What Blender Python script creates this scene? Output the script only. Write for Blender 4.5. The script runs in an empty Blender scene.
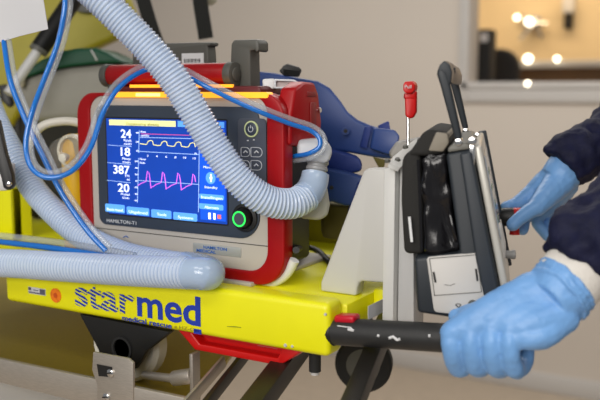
import bpy, bmesh, math, random
from mathutils import Vector, Matrix, noise
random.seed(4)
V = Vector
S = bpy.context.scene
COL = S.collection
# ------------------------------------------------------------------ camera
EYE = 1.40; PITCH = math.atan(110/850); YAW = math.radians(30); FPX = 850
AH = V((-math.sin(YAW), math.cos(YAW), 0)); RT = V((math.cos(YAW), math.sin(YAW), 0)); UPZ = V((0, 0, 1))
FW = AH*math.cos(PITCH) - UPZ*math.sin(PITCH); UP = AH*math.sin(PITCH) + UPZ*math.cos(PITCH)
EYEP = V((0, 0, EYE))
def ray(px, py): return FW*FPX + RT*(px-300) + UP*(200-py)
def onY(px, py, y): d = ray(px, py); return EYEP + d*(y/d.y)
def onX(px, py, x): d = ray(px, py); return EYEP + d*(x/d.x)
def onZ(px, py, z): d = ray(px, py); return EYEP + d*((z-EYE)/d.z)
def at(px, py, t): return EYEP + ray(px, py)/FPX*t
cam = bpy.data.cameras.new('camera'); camo = bpy.data.objects.new('camera', cam); COL.objects.link(camo)
camo.location = EYEP; camo.rotation_euler = (math.pi/2-PITCH, 0, YAW)
cam.sensor_width = 36; cam.lens = 36*FPX/600; cam.clip_start = 0.02
cam.dof.use_dof = True; cam.dof.focus_distance = 1.02; cam.dof.aperture_fstop = 4.5
S.camera = camo
S.view_settings.view_transform = 'Standard'; S.view_settings.look = 'None'; S.view_settings.exposure = -0.43; S.view_settings.gamma = 1
# ------------------------------------------------------------------ materials
def lin(h):
    c = [int(h[i:i+2], 16)/255 for i in (1, 3, 5)]
    return tuple(x/12.92 if x <= .04045 else ((x+.055)/1.055)**2.4 for x in c) + (1,)
MATS = {}
def mat(name, col, rough=.5, metal=0, emit=0, trans=0, var=0, scale=40, bump=0, bscale=200, coat=0, spec=.5, sheen=0, clear=0, aniso=None, tint=None):
    m = bpy.data.materials.new(name); m.use_nodes = True; nt = m.node_tree; N = nt.nodes; L = nt.links
    p = N['Principled BSDF']; c = lin(col)
    p.inputs['Base Color'].default_value = c; p.inputs['Roughness'].default_value = rough; p.inputs['Metallic'].default_value = metal
    p.inputs['Specular IOR Level'].default_value = spec; p.inputs['Coat Weight'].default_value = coat
    p.inputs['Transmission Weight'].default_value = trans
    if sheen: p.inputs['Sheen Weight'].default_value = sheen
    if emit:
        p.inputs['Emission Color'].default_value = c; p.inputs['Emission Strength'].default_value = emit
    tc = N.new('ShaderNodeTexCoord')
    if var:
        n = N.new('ShaderNodeTexNoise'); n.inputs['Scale'].default_value = scale; n.inputs['Detail'].default_value = 5
        mp = N.new('ShaderNodeMapping')
        if aniso: mp.inputs['Scale'].default_value = aniso
        L.new(tc.outputs['Object'], mp.inputs['Vector']); L.new(mp.outputs['Vector'], n.inputs['Vector'])
        r = N.new('ShaderNodeValToRGB'); r.color_ramp.elements[0].position = .3; r.color_ramp.elements[1].position = .7
        r.color_ramp.elements[0].color = tuple(x*(1-var) for x in c[:3])+(1,); r.color_ramp.elements[1].color = tuple(min(1, x*(1+var)) for x in c[:3])+(1,)
        L.new(n.outputs['Fac'], r.inputs['Fac']); L.new(r.outputs['Color'], p.inputs['Base Color'])
    if bump:
        n = N.new('ShaderNodeTexNoise'); n.inputs['Scale'].default_value = bscale; n.inputs['Detail'].default_value = 4
        b = N.new('ShaderNodeBump'); b.inputs['Strength'].default_value = bump; b.inputs['Distance'].default_value = .002
        L.new(tc.outputs['Object'], n.inputs['Vector']); L.new(n.outputs['Fac'], b.inputs['Height']); L.new(b.outputs['Normal'], p.inputs['Normal'])
    if clear:
        t = N.new('ShaderNodeBsdfTransparent'); mx = N.new('ShaderNodeMixShader'); mx.inputs['Fac'].default_value = clear
        t.inputs['Color'].default_value = lin(tint) if tint else tuple(.5+.5*x for x in c[:3])+(1,)
        L.new(p.outputs[0], mx.inputs[1]); L.new(t.outputs[0], mx.inputs[2]); L.new(mx.outputs[0], N['Material Output'].inputs['Surface'])
    MATS[name] = m
    return m
M_wall = mat('wall_paint', '#d2c8bc', .75, var=.02, scale=1.2)
M_frame = mat('window_paint', '#c9c5c0', .55)
M_cream = mat('cream_wall', '#efdcb4', .8, var=.08, scale=.8)
M_brown = mat('brown_cabinet', '#4d330f', .6, var=.15, scale=6)
M_floor = mat('floor_vinyl', '#b8a894', .55, var=.05, scale=25)
M_red = mat('red_plastic', '#a00008', .4, spec=.35, bump=.08, bscale=500)
M_vgrey = mat('light_grey_plastic', '#bfb9b0', .5)
M_dpanel = mat('dark_panel', '#353f4d', .45)
M_keypad = mat('keypad_plastic', '#4c515c', .4)
M_dgrey = mat('dark_grey_plastic', '#55554f', .5)
M_black = mat('black_plastic', '#161616', .45)
M_blackmat = mat('black_rubber', '#1b1b1b', .8)
M_screen = mat('screen_blue', '#0d3c9e', .25, emit=1.01, var=.1, scale=30)
M_screen2 = mat('screen_side_blue', '#1150d2', .25, emit=1.15)
M_key = mat('screen_key', '#5aa0ee', .3, emit=1.01)
M_yell_ui = mat('screen_yellow', '#e9e7a0', .3, emit=0.97)
M_white_ui = mat('screen_white', '#e8f2ff', .3, emit=1.22)
M_grey_ui = mat('screen_line', '#9fc0e8', .3, emit=1.08)
M_pink_ui = mat('screen_pink', '#c8508f', .3, emit=1.08)
M_mag_ui = mat('screen_magenta', '#dc6ae0', .3, emit=1.22)
M_wave_ui = mat('screen_wave', '#e6df8c', .3, emit=1.15)
M_dark_ui = mat('screen_text', '#8a8a4c', .3, emit=0.54)
M_red_ui = mat('screen_red', '#e86a6a', .3, emit=1.08)
M_green = mat('green_led', '#2fe05a', .3, emit=1.4)
M_amber = mat('amber_lamp', '#ffae2c', .3, emit=1.25)
M_amber2 = mat('amber_glow', '#ffe08a', .3, emit=1.5)
M_ltxt = mat('silver_print', '#d5d8dc', .5)
M_ring = mat('power_ring', '#c5cf9a', .4, emit=.15)
M_plate = mat('plate_silver', '#b7b9b4', .35, metal=.3)
M_blue_txt = mat('blue_print', '#1b60b4', .5)
M_yellow = mat('yellow_paint', '#ece800', .42, var=.02, scale=30, bump=.03, bscale=400, coat=.1)
M_yelbehind = mat('yellow_vinyl_and_shade', '#a59a16', .5, var=.07, scale=14)
M_navy = mat('navy_print', '#1c3aa8', .5)
M_orange = mat('orange_seal', '#ee7a10', .5, var=.2, scale=180)
M_white = mat('white_paint', '#dcdddd', .45)
M_label = mat('label_paper', '#cfcfd2', .6)
M_ltgrey = mat('light_grey_metal', '#c4c3bf', .5)
M_chan = mat('grey_channel', '#d6d6d3', .45)
M_channel2 = mat('satin_aluminium', '#c9c9c8', .42, metal=.15)
M_steel = mat('brushed_steel', '#b5ada2', .38, metal=.6, var=.12, scale=30, aniso=(3, 60, 60))
M_tray = mat('tray_steel_yellow_reflection', '#a08d30', .4, metal=.45, var=.1, scale=50, aniso=(30, 3, 30))  # steel tinted olive: the board's yellow reflection is put into the colour
M_chrome = mat('chrome', '#d8d8d8', .15, metal=1)
M_tyre = mat('grey_tyre', '#d2cec2', .6)
M_rod = mat('black_grip', '#262626', .5, var=.12, scale=60, bump=.1, bscale=300)
M_bar = mat('anodised_bar', '#211e1a', .45, metal=.2, var=.12, scale=20)
M_scratch = mat('scratch_white', '#d8d8d8', .6)
M_blueplas = mat('blue_plastic', '#2a4584', .42, var=.06, scale=25, bump=.06, bscale=120)
M_bluedark = mat('dark_blue_strap', '#15307a', .55, bump=.15, bscale=150)
M_slate = mat('slate_plastic', '#23292f', .5, bump=.05, bscale=600)
M_slate2 = mat('slate_plastic_light', '#2a3037', .5, bump=.05, bscale=600)
M_door = mat('door_grey', '#c9c6c1', .5)
M_facew = mat('bezel_silver', '#c9c6bd', .3, metal=.2)
M_lcd = mat('lcd_glass', '#aab1ba', .12, spec=.8)
M_leather = mat('black_leather', '#121114', .2, bump=.35, bscale=60)
M_nylon = mat('black_nylon', '#232220', .85, bump=.3, bscale=700)
M_flap = mat('grey_flap', '#8a8376', .7, bump=.2, bscale=300)
M_taupe = mat('taupe_pad', '#8a7c6c', .6)
M_glove = mat('nitrile_blue', '#74a6de', .42, var=.05, scale=40, bump=.3, bscale=75)
M_cuffw = mat('white_cuff', '#dfdad2', .8, bump=.3, bscale=300)
M_jacket = mat('navy_cloth', '#0e1130', .7, spec=.3, var=.25, scale=60, bump=.4, bscale=300)
M_trouser = mat('navy_trouser', '#191c2e', .85)
M_skin = mat('skin', '#c99a80', .5)
M_hair = mat('brown_hair', '#33241a', .7)
M_shoe = mat('black_shoe', '#141414', .5)
M_paper = mat('white_paper', '#c9c9cb', .8)
M_bagrey = mat('grey_vinyl', '#8d8a80', .5, var=.06, scale=16, bump=.1, bscale=60)
M_baggreen = mat('green_vinyl', '#05452e', .5, spec=.3, bump=.1, bscale=60)
M_bagdark = mat('dark_fabric', '#24221c', .85)
M_strap = mat('black_webbing', '#191917', .9, bump=.2, bscale=600)
M_tan = mat('tan_tab', '#a79f8c', .7)
M_ywjar = mat('amber_jar', '#e0b010', .35)
M_wtube = mat('white_tube', '#dcd8cc', .4, clear=.08)
M_elbow = mat('white_connector', '#cfd2d6', .35, clear=.08)
M_cuffg = mat('grey_cuff', '#a6a6a6', .35, clear=.1)
M_clearp = mat('clear_plastic', '#efeee8', .08, clear=.9, coat=1, tint='#fbfaf4')
M_clearw = mat('valve_white', '#e4e2da', .4)
M_hose = mat('hose_translucent', '#d6e4f7', .2, clear=.12, coat=.4)
M_web = mat('hose_web', '#c4d6ef', .25, clear=.22, tint='#d6e4f7')
M_hosec = mat('hose_cuff', '#c3d8f2', .15, clear=.3, coat=.6, tint='#dcebfa')
M_tubeb = mat('tube_blue', '#1478d6', .15, clear=.12, coat=.8, tint='#6fb4f0')
M_tubec = mat('tube_clear', '#d4d8dc', .06, clear=.74, coat=1, tint='#f4f6f8')
M_cable = mat('black_cable', '#101010', .5)
M_red2 = mat('bright_red_plastic', '#c80a08', .4)
M_redbtn = mat('red_button', '#c01228', .3)
M_glass = mat('pane_glass', '#050505', .03, clear=.95, tint='#ffffff')
M_glint = mat('glint_glow', '#fff3d8', .4, emit=9)
M_sleeve = mat('pole_sleeve', '#080808', .5, spec=.3)
M_olive = mat('olive_web_and_shade', '#5d5522', .8)
# striped print for the first four letters
def stripe_mat():
    m = bpy.data.materials.new('striped_print'); m.use_nodes = True; nt = m.node_tree; N = nt.nodes; L = nt.links
    p = N['Principled BSDF']; p.inputs['Roughness'].default_value = .5
    tc = N.new('ShaderNodeTexCoord'); sp = N.new('ShaderNodeSeparateXYZ'); L.new(tc.outputs['Object'], sp.inputs[0])
    a = N.new('ShaderNodeMath'); a.operation = 'MULTIPLY_ADD'; a.inputs[1].default_value = .3; L.new(sp.outputs['X'], a.inputs[0]); L.new(sp.outputs['Z'], a.inputs[2])
    b = N.new('ShaderNodeMath'); b.operation = 'MULTIPLY'; b.inputs[1].default_value = 1/.0052; L.new(a.outputs[0], b.inputs[0])
    f = N.new('ShaderNodeMath'); f.operation = 'FRACT'; L.new(b.outputs[0], f.inputs[0])
    g = N.new('ShaderNodeMath'); g.operation = 'GREATER_THAN'; g.inputs[1].default_value = .68; L.new(f.outputs[0], g.inputs[0])
    mx = N.new('ShaderNodeMix'); mx.data_type = 'RGBA'; mx.inputs[6].default_value = lin('#1c3aa8'); mx.inputs[7].default_value = lin('#ece800')
    L.new(g.outputs[0], mx.inputs[0]); L.new(mx.outputs[2], p.inputs['Base Color'])
    return m
M_stripe = stripe_mat()
# ------------------------------------------------------------------ object helpers
BASE = {}
def tag(o, label, cat, group=None, kind=None):
    if label: o['label'] = label
    if cat: o['category'] = cat
    if group: o['group'] = group
    if kind: o['kind'] = kind
    return o
def thing(name, loc, label, cat, group=None):
    o = bpy.data.objects.new(name, None); COL.objects.link(o); o.empty_display_size = .05
    o.location = V(loc); BASE[o.name] = V(loc)
    return tag(o, label, cat, group)
def finish_mesh(me, ang=38):
    bm = bmesh.new(); bm.from_mesh(me)
    bmesh.ops.recalc_face_normals(bm, faces=bm.faces)
    for f in bm.faces: f.smooth = True
    lim = math.radians(ang)
    for e in bm.edges:
        if len(e.link_faces) == 2: e.smooth = e.calc_face_angle(0) < lim
        else: e.smooth = False
    bm.to_mesh(me); bm.free()
def mk(name, bm, m, parent=None, bevel=0, seg=2, label=None, mods=(), ang=38):
    me = bpy.data.meshes.new(name)
    bmesh.ops.recalc_face_normals(bm, faces=bm.faces)
    bm.to_mesh(me); bm.free()
    o = bpy.data.objects.new(name, me); COL.objects.link(o); me.materials.append(m)
    if bevel:
        b = o.modifiers.new('bevel', 'BEVEL'); b.width = bevel; b.segments = seg; b.limit_method = 'ANGLE'; b.angle_limit = math.radians(35)
    for f in mods: f(o)
    if o.modifiers:
        dg = bpy.context.evaluated_depsgraph_get()
        nm = bpy.data.meshes.new_from_object(o.evaluated_get(dg)); o.modifiers.clear(); o.data = nm; nm.name = name
        if not nm.materials: nm.materials.append(m)
    me = o.data
    finish_mesh(me, ang)
    if parent is not None:
        base = BASE[parent.name]; o.parent = parent
    else:
        xs = [v.co for v in me.vertices]
        base = V(((min(v.x for v in xs)+max(v.x for v in xs))/2, (min(v.y for v in xs)+max(v.y for v in xs))/2, min(v.z for v in xs)))
        o.location = base
    me.transform(Matrix.Translation(-base)); BASE[o.name] = base
    if label: o['label'] = label
    return o
def BM(): return bmesh.new()
def hexa(bm, P):
    vs = [bm.verts.new(p) for p in P]
    for f in ((0, 1, 2, 3), (7, 6, 5, 4), (0, 4, 5, 1), (1, 5, 6, 2), (2, 6, 7, 3), (3, 7, 4, 0)): bm.faces.new([vs[i] for i in f])
def box(bm, x0, x1, y0, y1, z0, z1):
    hexa(bm, [V(p) for p in ((x0, y0, z0), (x1, y0, z0), (x1, y1, z0), (x0, y1, z0), (x0, y0, z1), (x1, y0, z1), (x1, y1, z1), (x0, y1, z1))])
def obox(bm, o, a, b, c):   # box from a corner and three edge vectors
    o = V(o); a = V(a); b = V(b); c = V(c)
    hexa(bm, [o, o+a, o+a+b, o+b, o+c, o+a+c, o+a+b+c, o+b+c])
def prism(bm, pts, d):
    d = V(d); a = [bm.verts.new(V(p)) for p in pts]; b = [bm.verts.new(V(p)+d) for p in pts]
    bm.faces.new(a); bm.faces.new(list(reversed(b))); n = len(pts)
    for i in range(n): bm.faces.new([a[i], b[i], b[(i+1) % n], a[(i+1) % n]])
def ring_prism(bm, outer, inner, d):   # frame between two outlines with equal counts
    d = V(d); n = len(outer)
    A = [bm.verts.new(V(p)) for p in outer]; B = [bm.verts.new(V(p)) for p in inner]
    C = [bm.verts.new(V(p)+d) for p in outer]; D = [bm.verts.new(V(p)+d) for p in inner]
    for i in range(n):
        j = (i+1) % n
        bm.faces.new([A[i], A[j], B[j], B[i]]); bm.faces.new([C[j], C[i], D[i], D[j]])
        bm.faces.new([A[j], A[i], C[i], C[j]]); bm.faces.new([B[i], B[j], D[j], D[i]])
def rrect(x0, x1, z0, z1, r, y, n=6):  # rounded rectangle in an XZ plane; r may be four radii (bl, br, tr, tl)
    rs = r if isinstance(r, (tuple, list)) else (r,)*4
    out = []
    for (cx, cz, a0, q) in ((x0+rs[0], z0+rs[0], 180, rs[0]), (x1-rs[1], z0+rs[1], 270, rs[1]), (x1-rs[2], z1-rs[2], 0, rs[2]), (x0+rs[3], z1-rs[3], 90, rs[3])):
        for k in range(n+1):
            a = math.radians(a0+90*k/n); out.append(V((cx+q*math.cos(a), y, cz+q*math.sin(a))))
    return out
def spline(P, step):
    P = [V(p) for p in P]; Q = [2*P[0]-P[1]]+P+[2*P[-1]-P[-2]]; out = []
    for i in range(1, len(Q)-2):
        a, b, c, d = Q[i-1], Q[i], Q[i+1], Q[i+2]
        for k in range(24):
            t = k/24; out.append(.5*((2*b)+(c-a)*t+(2*a-5*b+4*c-d)*t*t+(3*b-a-3*c+d)*t**3))
    out.append(P[-1])
    L = [0]
    for i in range(1, len(out)): L.append(L[-1]+(out[i]-out[i-1]).length)
    n = max(3, int(L[-1]/step)); res = []; j = 0
    for k in range(n+1):
        s = L[-1]*k/n
        while j < len(L)-2 and L[j+1] < s: j += 1
        u = (s-L[j])/max(1e-9, L[j+1]-L[j]); res.append(out[j].lerp(out[j+1], min(1, u)))
    return res
def frames(P):
    T = []
    for i in range(len(P)):
        T.append((P[min(i+1, len(P)-1)]-P[max(i-1, 0)]).normalized())
    n = T[0].orthogonal().normalized(); F = []
    for i in range(len(P)):
        n = (n-T[i]*n.dot(T[i])).normalized(); F.append((T[i], n, T[i].cross(n)))
    return F
def sweep(bm, P, rad, seg=12, cap=True, flat=1.0, flatdir=None):
    F = frames(P); rings = []
    for i, p in enumerate(P):
        r = rad[i] if isinstance(rad, (list, tuple)) else rad
        T, n, b = F[i]
        if flatdir is not None:
            n = (flatdir-T*flatdir.dot(T)).normalized(); b = T.cross(n)
        rings.append([bm.verts.new(p+(n*math.cos(2*math.pi*k/seg)*flat+b*math.sin(2*math.pi*k/seg))*r) for k in range(seg)])
    for i in range(len(rings)-1):
        for k in range(seg): bm.faces.new([rings[i][k], rings[i][(k+1) % seg], rings[i+1][(k+1) % seg], rings[i+1][k]])
    if cap:
        bm.faces.new(list(reversed(rings[0]))); bm.faces.new(rings[-1])
    return rings
def cyl(bm, a, b, r, r2=None, seg=24): sweep(bm, [V(a), V(b)], [r, r if r2 is None else r2], seg)
def lathe(bm, o, ax, prof, seg=28):    # prof: list of (distance along the axis, radius)
    ax = V(ax).normalized(); n = ax.orthogonal().normalized(); b = ax.cross(n); rings = []
    for (d, r) in prof:
        rings.append([bm.verts.new(V(o)+ax*d+(n*math.cos(2*math.pi*k/seg)+b*math.sin(2*math.pi*k/seg))*max(r, 1e-4)) for k in range(seg)])
    for i in range(len(rings)-1):
        for k in range(seg): bm.faces.new([rings[i][k], rings[i][(k+1) % seg], rings[i+1][(k+1) % seg], rings[i+1][k]])
    bm.faces.new(list(reversed(rings[0]))); bm.faces.new(rings[-1])
def capsule(bm, P, R, seg=14):          # chain with rounded ends, tapered
    P = [V(p) for p in P]; Q = []; RR = []
    d0 = (P[0]-P[1]).normalized(); d1 = (P[-1]-P[-2]).normalized()
    for k in range(1, 5):
        a = math.pi/2*k/5; Q.insert(0, P[0]+d0*R[0]*math.sin(a)); RR.insert(0, R[0]*math.cos(a))
    Q += P; RR += list(R)
    for k in range(1, 5):
        a = math.pi/2*k/5; Q.append(P[-1]+d1*R[-1]*math.sin(a)); RR.append(R[-1]*math.cos(a))
    sweep(bm, Q, RR, seg)
def smoothchain(P, R, step=.006):
    P = [V(p) for p in P]; L = [0]
    for i in range(1, len(P)): L.append(L[-1]+(P[i]-P[i-1]).length)
    Q = spline(P, step); out = []; tot = 0; LL = [0]
    for i in range(1, len(Q)): LL.append(LL[-1]+(Q[i]-Q[i-1]).length)
    for l in LL:
        s = l/LL[-1]*L[-1]; j = 0
        while j < len(L)-2 and L[j+1] < s: j += 1
        u = (s-L[j])/max(1e-9, L[j+1]-L[j]); out.append(R[j]+(R[j+1]-R[j])*min(1, u))
    return Q, out
def remesh(vox, it=6, disp=0, dscale=.05):
    def f(o):
        r = o.modifiers.new('r', 'REMESH'); r.mode = 'VOXEL'; r.voxel_size = vox
        s = o.modifiers.new('s', 'SMOOTH'); s.iterations = it; s.factor = .5
        if disp:
            t = bpy.data.textures.new('folds', 'CLOUDS'); t.noise_scale = dscale; t.noise_depth = 2
            d = o.modifiers.new('d', 'DISPLACE'); d.texture = t; d.strength = disp; d.mid_level = .5; d.texture_coords = 'LOCAL'
    return f
def text_bm(s, o, ex, ez, width=None, height=None, bold=0, thick=.0003, bm=None, align='LEFT'):
    """lettering as mesh: o = lower-left corner of the baseline, ex / ez = reading and up directions"""
    c = bpy.data.curves.new('lettering', 'FONT'); c.body = s; c.size = 1; c.offset = bold; c.resolution_u = 3
    t = bpy.data.objects.new('lettering', c); COL.objects.link(t); dg = bpy.context.evaluated_depsgraph_get(); dg.update()
    me = bpy.data.meshes.new_from_object(t.evaluated_get(dg)); bpy.data.objects.remove(t); bpy.data.curves.remove(c)
    xs = [v.co.x for v in me.vertices]; ys = [v.co.y for v in me.vertices]
    x0, x1 = min(xs), max(xs)
    sy = height/.73 if height else width/(x1-x0); sx = width/(x1-x0) if width else sy
    ex = V(ex).normalized(); ez = V(ez).normalized(); nn = ex.cross(ez).normalized(); o = V(o)
    bm = bm or BM(); vm = [bm.verts.new(o+ex*(v.co.x-x0)*sx+ez*v.co.y*sy) for v in me.vertices]
    fs = []
    for p in me.polygons:
        try: fs.append(bm.faces.new([vm[i] for i in p.vertices]))
        except ValueError: pass
    r = bmesh.ops.extrude_face_region(bm, geom=fs)
    for g in r['geom']:
        if isinstance(g, bmesh.types.BMVert): g.co += nn*thick
    bpy.data.meshes.remove(me)
    return bm
EX = V((1, 0, 0)); EZ = V((0, 0, 1)); EY = V((0, 1, 0))

# ================================================================== THE ROOM
def struct(name, bm, m, bevel=0): return tag(mk(name, bm, m, bevel=bevel), None, None, kind='structure')
bm = BM(); box(bm, -6, 3, -2, 6.4, -.1, 0); struct('floor', bm, M_floor)
WY = 3.9; wx0, wx1, wz0, wz1 = onY(477, 60, WY+.118).x, 0.35, 1.433, 2.25
bm = BM(); box(bm, -6, wx0, WY, WY+.12, 0, 2.7); box(bm, wx1, 3, WY, WY+.12, 0, 2.7); box(bm, wx0, wx1, WY, WY+.12, 0, wz0); box(bm, wx0, wx1, WY, WY+.12, wz1, 2.7)
struct('wall_back', bm, M_wall)
bm = BM(); box(bm, -6, 3, WY-.018, WY, 0, .085); struct('baseboard_back', bm, M_frame, .004)
win = tag(bpy.data.objects.new('window_1', None), None, None, kind='structure'); COL.objects.link(win); win.location = (wx0, WY, wz0); BASE['window_1'] = V((wx0, WY, wz0))
bm = BM(); fx0, fz0 = onY(458, 60, WY-.02).x, 1.345
box(bm, fx0, wx0, WY-.02, WY, fz0, wz1+.1); box(bm, wx1, wx1+.1, WY-.02, WY, fz0, wz1+.1); box(bm, wx0, wx1, WY-.02, WY, fz0, wz0); box(bm, wx0, wx1, WY-.02, WY, wz1, wz1+.1)
mk('window_frame', bm, M_frame, win, .004)
bm = BM(); box(bm, wx0-.025, wx0+.004, WY-.03, WY+.12, wz0-.025, wz1); box(bm, wx0-.025, wx1, WY-.03, WY+.12, wz0-.025, wz0+.004); mk('window_sash', bm, M_frame, win, .003)
bm = BM(); box(bm, wx0+.004, wx1, WY+.05, WY+.056, wz0+.004, wz1); mk('window_pane', bm, M_glass, win)
# the room behind the window
bm = BM(); box(bm, -4.5, 2.2, 6.3, 6.4, 0, 2.7); struct('wall_far', bm, M_cream)
bm = BM(); box(bm, -4.6, -4.5, WY+.12, 6.4, 0, 2.7); struct('wall_far_left', bm, M_cream)
cab = thing('kitchen_cabinet', (-1.6, 5.2, 0), 'brown cabinet run with pale worktop seen through the window', 'cabinet')
bm = BM(); box(bm, -3.2, 1.4, 5.22, 5.75, 0, 1.53); mk('body', bm, M_brown, cab, .004)
bm = BM(); box(bm, -3.2, 1.4, 5.2, 5.77, 1.53, 1.575); mk('worktop', bm, M_ltgrey, cab, .006)
mon = thing('desk_box', (onY(485, 82, 4.1).x, 4.15, 0), 'tall black box with a white label behind the window', 'box')
p0 = onY(478, 84, 4.1); p1 = onY(490.5, 29, 4.1)
bm = BM(); box(bm, p0.x-.08, p1.x, 4.1, 4.2, 0, p1.z); mk('case', bm, M_blackmat, mon, .006)
q0 = onY(480, 42, 4.098); q1 = onY(488, 33, 4.098)
bm = BM(); box(bm, q0.x, q1.x, 4.0965, 4.1, q0.z, q1.z); mk('sticker', bm, M_label, mon)
ch = thing('office_chair', onY(503, 82, 4.45), 'black rounded chair back behind the window sill', 'chair')
c0 = onY(488, 90, 4.45); c1 = onY(518, 48, 4.45)
bm = BM(); prism(bm, rrect(c0.x, c1.x, c0.z-.3, c1.z, (.03, .03, .1, .02), 4.45), (0, .08, 0)); mk('backrest', bm, M_blackmat, ch, .02, 3)
bm = BM(); cxm = (c0.x+c1.x)/2; cyl(bm, (cxm, 4.5, .12), (cxm, 4.5, c0.z-.25), .03); mk('column', bm, M_black, ch)
bm = BM()
for k in range(5):
    a = 2*math.pi*k/5; sweep(bm, [V((cxm, 4.5, .12)), V((cxm+.28*math.cos(a), 4.5+.28*math.sin(a), .03))], .025, 8)
mk('base', bm, M_black, ch)
def glint_at(px, py, y, r, label):  # glowing discs added as specular glints, not real lamps
    p = onY(px, py, y); t = thing('glint_spot', p, label, 'glint', None)
    bm = BM(); lathe(bm, p, (0, -1, 0), [(-.02, r*.7), (0, r), (.012, r*.9), (.02, r*.3)], 16); mk('glint_disc', bm, M_glint, t)
    bm = BM(); lathe(bm, p, (0, 1, 0), [(.012, r*1.0), (.05, r*.8), (.06, r*.3)], 16); mk('housing', bm, M_ltgrey, t)  # backing of the added glint disc
glint_at(529, 21.5, 6.2, .027, 'bright round glint at the top of the branching fitting behind the window')
glint_at(517, 17.5, 6.2, .018, 'smaller glint left of the brightest glint behind the window')
glint_at(528, 59, 5.18, .024, 'bright spot on the worktop edge beside the black chair back')
glint_at(557, 59, 5.18, .015, 'small bright spot on the worktop edge right of the larger one')
glint_at(528, 83.5, 3.88, .011, 'tiny bright spot on the window sill')
fa = thing('wall_fitting', onY(530, 30, 6.28), 'pale branching chrome fitting on the cream wall behind the window', 'fitting')
bm = BM()
for a, b in (((536, 18), (536, 28)), ((536, 22), (520, 40)), ((536, 22), (542, 38)), ((528, 22), (548, 24))): sweep(bm, [onY(*a, 6.22), onY(*b, 6.22)], .014, 8)
mk('arms', bm, M_chrome, fa)
bm = BM(); P = onY(533, 22, 6.3); box(bm, P.x-.06, P.x+.06, 6.24, 6.3, P.z-.04, P.z+.04); mk('wall_plate', bm, M_ltgrey, fa, .01)
di = thing('dispenser', onY(567, 28, 6.3), 'small dark dispenser with pale top on the cream wall behind the window', 'dispenser')
P = onY(567, 20, 6.2)
bm = BM(); box(bm, P.x-.025, P.x+.025, 6.2, 6.3, P.z-.06, P.z+.05); mk('body', bm, M_blackmat, di, .01)
bm = BM(); box(bm, P.x-.04, P.x+.04, 6.2, 6.3, P.z+.05, P.z+.16); mk('top_cover', bm, M_white, di, .01)

# ================================================================== STRETCHER TABLE (steel tray, white body, rails)
TY = .76
st = thing('loading_table', (-1.1, 1.0, 0), 'stainless loading table with white body and sloping black rails under the yellow platform', 'table')
bm = BM(); box(bm, -1.75, -.98, .765, 1.25, .12, 1.008); mk('white_body', bm, M_white, st, .012)
for x in (-1.6, -1.1):
    for y in (.88, 1.13):
        bm = BM(); cyl(bm, (x, y-.02, .06), (x, y+.02, .06), .06, seg=20); mk('castor', bm, M_blackmat, st, .004)
zr = lambda x: 1.043+(x+.75)*.012
bm = BM(); ta, tb, tc_ = onZ(190, 402, 1.013), onZ(226, 362, 1.013), onZ(252, 326, 1.013)
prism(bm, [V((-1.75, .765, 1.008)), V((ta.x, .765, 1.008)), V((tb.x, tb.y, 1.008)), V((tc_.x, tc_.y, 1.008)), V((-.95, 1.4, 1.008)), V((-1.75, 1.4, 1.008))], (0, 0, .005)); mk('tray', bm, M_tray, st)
bm = BM()
hexa(bm, [V((-1.75, TY-.004, 1.008)), V((-.585, TY-.004, 1.008)), V((-.585, TY+.003, 1.008)), V((-1.75, TY+.003, 1.008)), V((-1.75, TY-.004, zr(-1.75))), V((-.585, TY-.004, zr(-.585))), V((-.585, TY+.003, zr(-.585))), V((-1.75, TY+.003, zr(-1.75)))])
mk('front_rim', bm, M_steel, st, .0012)
a = at(193, 402, .98); b = at(224, 366, 1.06)
DS = (b-a).normalized()
bm = BM(); obox(bm, a-DS*.05, (b-a)+DS*.05, V((.004, 0, 0)), V((0, -.004, .015))); mk('side_rim', bm, M_steel, st, .001)
def rail(pa, pb, ta, tb, w, h, m, ext=.35):
    a = at(*pa, ta); b = at(*pb, tb); d = (b-a).normalized(); n = d.cross(EX).normalized()
    if n.z < 0: n = -n
    bm = BM(); obox(bm, a-d*ext-EX*w/2-n*h/2, (b-a)+d*(ext+.1), EX*w, n*h); return mk('rail', bm, m, st, .002)
rail((210, 400), (244, 357), .96, 1.07, .007, .016, M_bar)
rail((259, 400), (291, 357), .93, 1.02, .026, .024, M_bar)
rail((354, 400), (377, 345), .86, .95, .021, .018, M_bar, .45)
# steel hold-down bracket with its screws, fixed to the rim
bk = thing('hold_down_bracket', onY(114, 400, .755), 'flat grey steel bracket with slot and screws in front of the castor wheel', 'bracket')
p = [onY(*q, .754) for q in ((97, 412), (134, 415), (133, 364), (128, 360), (93, 352), (92, 368), (98, 378))]
bm = BM(); o_ = [onY(*q, .754) for q in ((93, 352), (128, 358.5), (133, 363), (133, 420), (97, 414), (97, 385), (92, 370))]
prism(bm, o_, (0, .004, 0)); mk('plate', bm, M_steel, bk, .0008)
p = [onY(*q, .7535) for q in ((97, 364), (112, 367), (112, 377), (99, 376))]
bm = BM(); prism(bm, p, (0, -.0006, 0)); mk('slot', bm, M_black, bk)
for (x, y) in ((111, 373), (107, 397)):
    c = onY(x, y, .754); bm = BM(); lathe(bm, c, (0, -1, 0), [(-.001, .0052), (.002, .0052), (.0034, .003)], 16)
    sc = mk('screw', bm, M_chrome, bk); bm = BM(); obox(bm, c+V((-.004, -.0042, -.0008)), (.008, 0, .002), (0, .001, 0), (-.0004, 0, .0014)); mk('slot_mark', bm, M_black, sc)
lk = thing('locking_bolt', onY(180, 388, .82), 'polished steel locking bolt with an end plate beside the castor wheel', 'bolt')
a = onY(162, 379, .82); b = onY(174, 378.5, .82); c = onY(193, 375.5, .82)
bm = BM(); cyl(bm, a-EX*.03, b, .0055); mk('pin', bm, M_steel, lk)
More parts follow.
